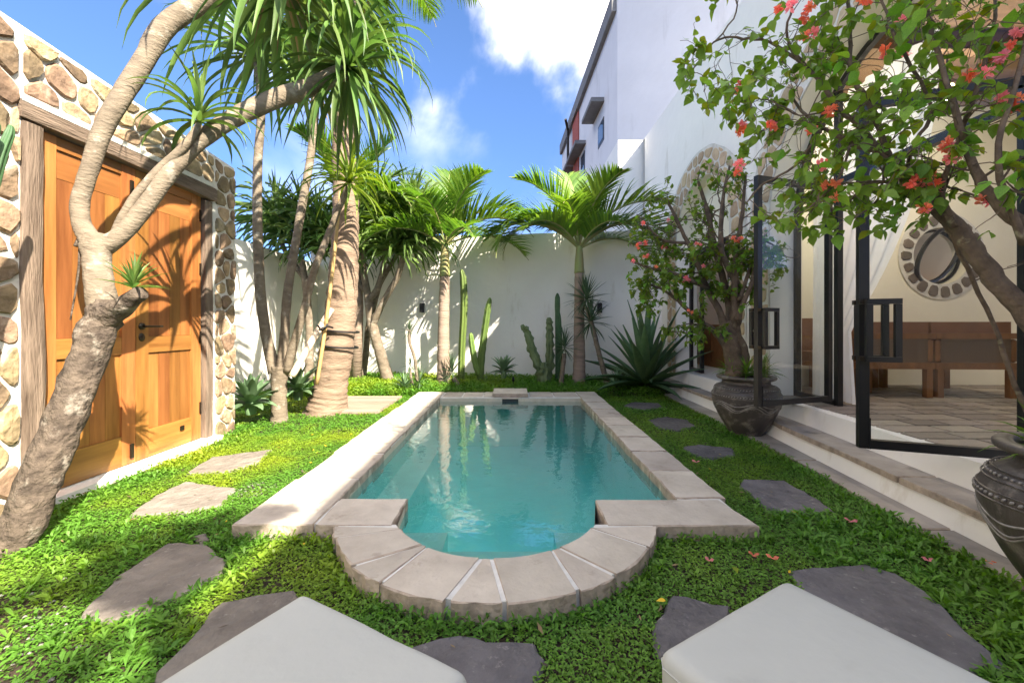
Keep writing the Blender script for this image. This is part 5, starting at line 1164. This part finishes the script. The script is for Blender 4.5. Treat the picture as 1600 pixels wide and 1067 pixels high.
L_2 = [[(1705, 720, 1.52, 30), (1660, 600, 1.54, 26), (1610, 500, 1.58, 22), (1560, 445, 1.62, 19), (1525, 400, 1.65, 18), (1490, 352, 1.68, 16), (1445, 305, 1.72, 13), (1415, 275, 1.74, 9), (1384, 245, 1.76, 7), (1330, 222, 1.8, 5), (1270, 190, 1.85, 3), (1235, 150, 1.9, 2)],
 [(1700, 720, 1.48, 22), (1690, 560, 1.46, 18), (1640, 400, 1.46, 16), (1570, 330, 1.48, 13), (1530, 280, 1.5, 10), (1500, 200, 1.52, 7), (1475, 110, 1.55, 5), (1450, 30, 1.6, 4), (1440, -40, 1.6, 3)],
 [(1390, 250, 1.76, 6), (1370, 190, 1.78, 5.5), (1350, 150, 1.8, 5), (1330, 112, 1.82, 4), (1328, 40, 1.85, 3.5), (1320, -30, 1.85, 3)],
 [(1384, 245, 1.76, 6), (1345, 200, 1.8, 4.5), (1313, 172, 1.83, 4), (1266, 111, 1.88, 3.5), (1210, 70, 1.92, 2.4), (1160, 60, 1.95, 2), (1117, 66, 1.98, 1.6), (1073, 122, 2.0, .8)],
 [(1490, 352, 1.66, 8), (1470, 300, 1.6, 6), (1490, 240, 1.56, 5), (1520, 160, 1.55, 5), (1545, 70, 1.5, 4), (1560, -20, 1.5, 3)],
 [(1420, 275, 1.72, 5), (1425, 230, 1.68, 4), (1455, 170, 1.65, 3.5), (1400, 60, 1.66, 3), (1370, -20, 1.7, 2)],
 [(1290, 195, 1.84, 3), (1240, 260, 1.86, 2.5), (1190, 290, 1.9, 2), (1165, 320, 1.92, 1)], [(1330, 222, 1.8, 3), (1310, 280, 1.8, 2.2), (1270, 320, 1.82, 1.8), (1240, 340, 1.85, 1)], [(1384, 245, 1.76, 3), (1370, 310, 1.74, 2.2), (1330, 345, 1.74, 1.5)],
 [(1266, 111, 1.88, 3), (1230, 60, 1.85, 2.2), (1240, 0, 1.8, 2), (1230, -40, 1.8, 1.5)], [(1600, 380, 1.46, 9), (1560, 250, 1.42, 6), (1590, 120, 1.4, 5), (1610, 0, 1.4, 3)], [(1117, 66, 1.98, 1.4), (1150, 20, 1.98, 1.3), (1140, -30, 1.95, 1.2)], [(1640, 720, 1.75, 6), (1585, 600, 1.74, 5), (1540, 480, 1.73, 4.5), (1490, 375, 1.72, 4), (1420, 250, 1.72, 3)],
 [(1313, 172, 1.83, 2), (1250, 180, 1.8, 1.5), (1210, 160, 1.8, 1.2), (1165, 150, 1.82, 1)]]
cl2 = [W(a, b, Yp) for a, b, Yp in ((1165, 170, 1.8), (1168, 200, 1.8), (1158, 262, 1.86), (1210, 190, 1.8), (1265, 20, 1.75), (1262, 62, 1.75), (1290, 170, 1.76), (1292, 262, 1.74), (1296, 288, 1.74), (1270, 205, 1.76), (1396, 38, 1.6), (1395, 82, 1.6), (1225, 15, 1.76), (1345, 10, 1.6), (1440, 282, 1.6), (1465, 286, 1.6), (1475, 228, 1.5), (1555, 100, 1.42), (1588, 60, 1.42), (1300, 318, 1.74), (1508, 125, 1.45), (1280, 300, 1.76), (1578, 160, 1.42))]
bougain(b2, L_2, .047, 1, .34, 2200, ok2, 32, .036, droop=.35, clusters=cl2, trunk_n=2)
# green filler plants in the pots
LS_fern = leafset(.16, .012, [(75, 30), (55, 60), (35, 80), (15, 90)], mat('fern_leaf', (.12, .24, .03), .5, .25, 3, 0, objvar=.35, trans=.35), 2, seg=4)
for pt_, nn in ((pot1, 8), (pot2, 6)):
    f_ = thing('pot_greenery', 'feathery bright green plant filling the %s dark pot' % ('far' if pt_ is pot1 else 'near'), 'plant', Vector(pt_.location)+Vector((0, 0, .6)))
    for k in range(nn): a = k*2.4; rosette(f_, (.16*math.cos(a), .16*math.sin(a), .0), 32, LS_fern, U(.85, 1.2))

# ================================================================== ground cover
rs = np.random.RandomState(5)
steps_poly = [(curb(y), y) for y in np.linspace(-2.9, 7.8, 30)]+[(4, 7.8), (4, -2.9)]
left_poly = [(-6, -3), (SX+.02, -3), (SX+.02, 2.35), (SX+.13, 2.36), (SX+.13, 3.98), (SX+.02, 4.0), (SX+.02, S1), (-4.04, S1+.01), (-4.04, 9), (-6, 9)]
bare = [((-1.7, 1.0), .42, .85), ((-2.0, 1.45), .3, .7), ((-1.05, 1.75), .10, .5), ((-1.75, 2.75), .12, .5), ((-.95, 1.45), .12, .4), ((1.75, 6.6), .35, .6)]
def scatter(n, x0, x1, y0, y1, thin):
    x = rs.uniform(x0, x1, n); y = rs.uniform(y0, y1, n)
    k = ~inpoly(x, y, outer)
    k &= ~inpoly(x, y, steps_poly); k &= ~inpoly(x, y, left_poly); k &= ~inpoly(x, y, DECK); k &= y < np.interp(x, [BW0.x, BW1.x], [BW0.y, BW1.y])-.02
    for s_ in STEP:
        s_ = np.array(s_); c = s_.mean(0); sh = c+(s_-c)*.965; k &= ~inpoly(x, y, sh)
    for (cx, cy), r, pr in bare: k &= ~(((x-cx)**2+(y-cy)**2 < (r*rs.uniform(.6, 1.2, n))**2) & (rs.uniform(0, 1, n) < pr))
    return x[k], y[k]
def leaf_field(name, x, y, ln, wd, hgt, up, label, tintf, rosn=1):
    n = len(x); az = rs.uniform(0, 2*np.pi, n); el = rs.uniform(up[0], up[1], n); l = ln*rs.uniform(.6, 1.3, n); w = wd*rs.uniform(.7, 1.25, n)
    z = .035+rs.uniform(hgt[0], hgt[1], n)+np.where(y > 6.35, np.minimum(.05, (y-6.35)*.12), 0)
    d = np.stack([np.cos(az)*np.cos(el), np.sin(az)*np.cos(el), np.sin(el)], 1); sv = np.stack([-np.sin(az), np.cos(az), rs.uniform(-.5, .5, n)], 1)
    p = np.stack([x, y, z], 1); droop = np.array([0, 0, -1.0])*(l*.25)[:, None]
    v = np.empty((n, 6, 3)); v[:, 0] = p; m1 = p+d*(l*.5)[:, None]; v[:, 1] = m1-sv*(w/2)[:, None]; v[:, 2] = m1+sv*(w/2)[:, None]; up_ = np.cross(d, sv); v[:, 3] = m1-np.abs(up_)*np.array([0, 0, 1])*(w*.22)[:, None]
    v[:, 4] = p+d*l[:, None]+droop; v = v[:, :5]
    base = (np.arange(n)*5)[:, None]; q = np.concatenate([base+np.array([[0, 3, 1]]), base+np.array([[0, 2, 3]]), base+np.array([[1, 3, 4]]), base+np.array([[3, 2, 4]])], 1).reshape(-1, 3)
    me = bpy.data.meshes.new(name); me.vertices.add(n*5); me.vertices.foreach_set('co', v.astype(np.float32).ravel()); nf = len(q)
    me.loops.add(nf*3); me.loops.foreach_set('vertex_index', q.astype(np.int32).ravel()); me.polygons.add(nf); me.polygons.foreach_set('loop_start', np.arange(0, nf*3, 3, dtype=np.int32))
    me.update(calc_edges=True); me.materials.append(M_grass)
    t = tintf(x, y, z, n); at = me.color_attributes.new('tint', 'FLOAT_COLOR', 'POINT'); a = np.ones((n, 5, 4), np.float32); a[:, :, :3] = t[:, None, :]; at.data.foreach_set('color', a.ravel())
    o = bpy.data.objects.new(name, me); COL.objects.link(o); tag(o, label, 'ground cover', kind='stuff'); return o
def npnoise(x, y, sc, seed):
    r = np.random.RandomState(seed); g = r.rand(64, 64); X = (x*sc) % 63; Y = (y*sc) % 63; xi = X.astype(int); yi = Y.astype(int); fx = X-xi; fy = Y-yi; fx = fx*fx*(3-2*fx); fy = fy*fy*(3-2*fy)
    return (g[yi, xi]*(1-fx)+g[yi, xi+1]*fx)*(1-fy)+(g[yi+1, xi]*(1-fx)+g[yi+1, xi+1]*fx)*fy
def tint1(x, y, z, n):
    a = npnoise(x+9, y+9, 1.6, 1)*.6+npnoise(x+9, y+9, 6, 2)*.4; a = np.clip((a-.35)*2.2, 0, 1); b = rs.uniform(.75, 1.25, n)
    left = np.clip((.3-x)/1.5, 0, 1); yel = a*(.35+.65*left)
    c0 = np.array([.50, .78, .8]); c1 = np.array([1.25, 1.08, .75]); t = c0+(c1-c0)*yel[:, None]; return t*b[:, None]
x, y = scatter(400000, -3.0, 2.5, .5, 4.2, 0); leaf_field('ground_cover', x, y, .020, .0085, (.0, .026), (-.2, .75), 'dense small leaved ground cover over the near lawn', tint1)
x, y = scatter(180000, -4.1, 2.6, 4.2, 8.6, 0); leaf_field('ground_cover', x, y, .030, .014, (.0, .03), (-.1, .8), 'ground cover over the far lawn towards the cacti', tint1)
x, y = scatter(60000, -4.1, 2.8, -2.9, .5, 0); leaf_field('ground_cover', x, y, .036, .014, (.0, .03), (-.1, .9), 'ground cover under and behind the sun loungers', tint1)
# taller growth: far bed, along the kerbs, round the pool end, bottom left tufts
xs_, ys_ = scatter(60000, -3.6, 2.5, 6.3, 8.5, 0); k = (rs.rand(len(xs_)) < .8); leaf_field('bed_plants', xs_[k], ys_[k], .055, .022, (.01, .11), (.1, 1.1), 'lush low bed plants at the foot of the far wall', tint1)
def near_line(px_, py_, poly, d):
    P_ = np.array([(p[0], p[1]) for p in poly]); best = np.full(px_.shape, 9.); 
    for i in range(len(P_)-1):
        a = P_[i]; b = P_[i+1]; ab = b-a; t_ = np.clip(((px_-a[0])*ab[0]+(py_-a[1])*ab[1])/(ab@ab+1e-9), 0, 1); best = np.minimum(best, np.hypot(px_-a[0]-t_*ab[0], py_-a[1]-t_*ab[1]))
    return best < d
xs_, ys_ = scatter(120000, -3.0, 2.4, 1.2, 5, 0)
k = near_line(xs_, ys_, outer, .07) & (ys_ < 2.3) & (rs.rand(len(xs_)) < .75)
k2 = near_line(xs_, ys_, steps_poly[:30], .14) & (rs.rand(len(xs_)) < .5); k3 = near_line(xs_, ys_, left_poly[1:9], .22) & (rs.rand(len(xs_)) < .6)
kk = k | k2 | k3; leaf_field('edge_plants', xs_[kk], ys_[kk], .040, .014, (.0, .04), (.3, 1.25), 'taller leafy tufts along the pool edge and kerbs', tint1)
# rosettes of long leaves, bottom left and bottom right
def tufts(n, x0, x1, y0, y1, ln, name, label, wd=.014, nl=9):
    cx, cy = scatter(n, x0, x1, y0, y1, 0); x = np.repeat(cx, nl)+rs.normal(0, .006, len(cx)*nl); y = np.repeat(cy, nl)+rs.normal(0, .006, len(cy)*nl); leaf_field(name, x, y, ln, wd, (.0, .03), (.15, 1.2), label, tint1)
tufts(420, -2.6, -1.1, .7, 2.3, .055, 'broadleaf_tufts', 'long leaved tufts on bare soil at the bottom left', .013); tufts(520, 1.45, 2.25, .8, 2.4, .06, 'broadleaf_tufts', 'long leaved tufts beside the near kerb at the bottom right'); tufts(200, -2.9, 1, 1.5, 5.5, .036, 'broadleaf_tufts', 'scattered taller tufts standing out of the lawn')
# pebbles
mb = MB()
for _ in range(420):
    c = R.choice([b for b in bare[:2]]+[bare[3]]); a = U(0, 6.28); r = c[1]*1.3*math.sqrt(U(0, 1)); s_ = U(.004, .011); x, y = c[0][0]+r*math.cos(a), c[0][1]+r*math.sin(a)
    mb.add([(x+s_, y, .04), (x, y+s_, .04), (x-s_, y, .04), (x, y-s_, .04), (x, y, .04+s_*.7)], [(0, 1, 4), (1, 2, 4), (2, 3, 4), (3, 0, 4)], M_potw)
tag(mb.build('gravel'), 'small grey pebbles on bare soil at the bottom left', 'gravel', kind='stuff')

mb = MB()
for _ in range(260):
    x, y = U(-2.8, 2.0), U(.7, 6.0)
    if inpoly(np.array([x]), np.array([y]), outer)[0] or x > curb(y): continue
    a = U(0, 6.28); s_ = U(.010, .024); d = Vector((math.cos(a), math.sin(a), U(-.2, .3)))*s_; w_ = Vector((-math.sin(a), math.cos(a), U(-.4, .4)))*s_*.3; c = Vector((x, y, U(.062, .075)))
    mb.add([c-d, c-w_, c+w_, c+d], [(0, 1, 3, 2)], R.choice((M_dead, M_dead, M_yellow, M_barkd)))
tag(mb.build('leaf_litter'), 'small dry leaves scattered over the lawn', 'leaf litter', kind='stuff')
# fallen petals and leaves
def petal(px, py, m, label, s=.03, z=.075):
    mb = MB(); 
    for j in range(3):
        a = j*2.1+U(-.3, .3); o = Vector((math.cos(a), math.sin(a), .35))*s; sdv = Vector((-math.sin(a), math.cos(a), U(-.3, .3)))*s*.5
        mb.add([(0, 0, 0), o*.6-sdv, o*.6+sdv, o*.65+Vector((0, 0, s*.25)), o*1.1], [(0, 3, 1), (0, 2, 3), (1, 3, 4), (3, 2, 4)], m)
    o = mb.build('fallen_flower'); o.location = G(px, py, z); tag(o, label, 'fallen flower', 'fallen bougainvillea flowers')
petal(1087, 722, M_flowerp, 'fallen pink flower beside the right pool edge between stepping stones', .03)
petal(1330, 815, M_flowerp, 'fallen pink flower below the pointed grey stepping stone', .032)
petal(1108, 875, M_flowerp, 'small fallen pink flower leftmost on the near right lawn', .02)
petal(1178, 868, M_flower, 'fallen coral flower left of its neighbour above the right lounger', .026); petal(1207, 872, M_flower, 'fallen red orange flower nearest above the corner of the right lounger', .026)
petal(1452, 876, M_flowerp, 'fallen pink flower in the tall grass by the kerb', .024); petal(1548, 880, M_flower, 'fallen coral flower on the lower stone tread by the near pot', .022, .055)
def fleaf(px, py, me, label, s, z=.08): o = inst('fallen_leaf', me, None, G(px, py, z), (U(-.2, .2), U(-.2, .2), U(0, 6)), s); tag(o, label, 'fallen leaf')
fleaf(1040, 938, leaf_card(1, .6, M_yellow, .2), 'yellow fallen leaf on the dark flagstone by the right lounger', .035); fleaf(1146, 885, LCy[0], 'greenish brown fallen leaf on the lawn above the right lounger', .04)
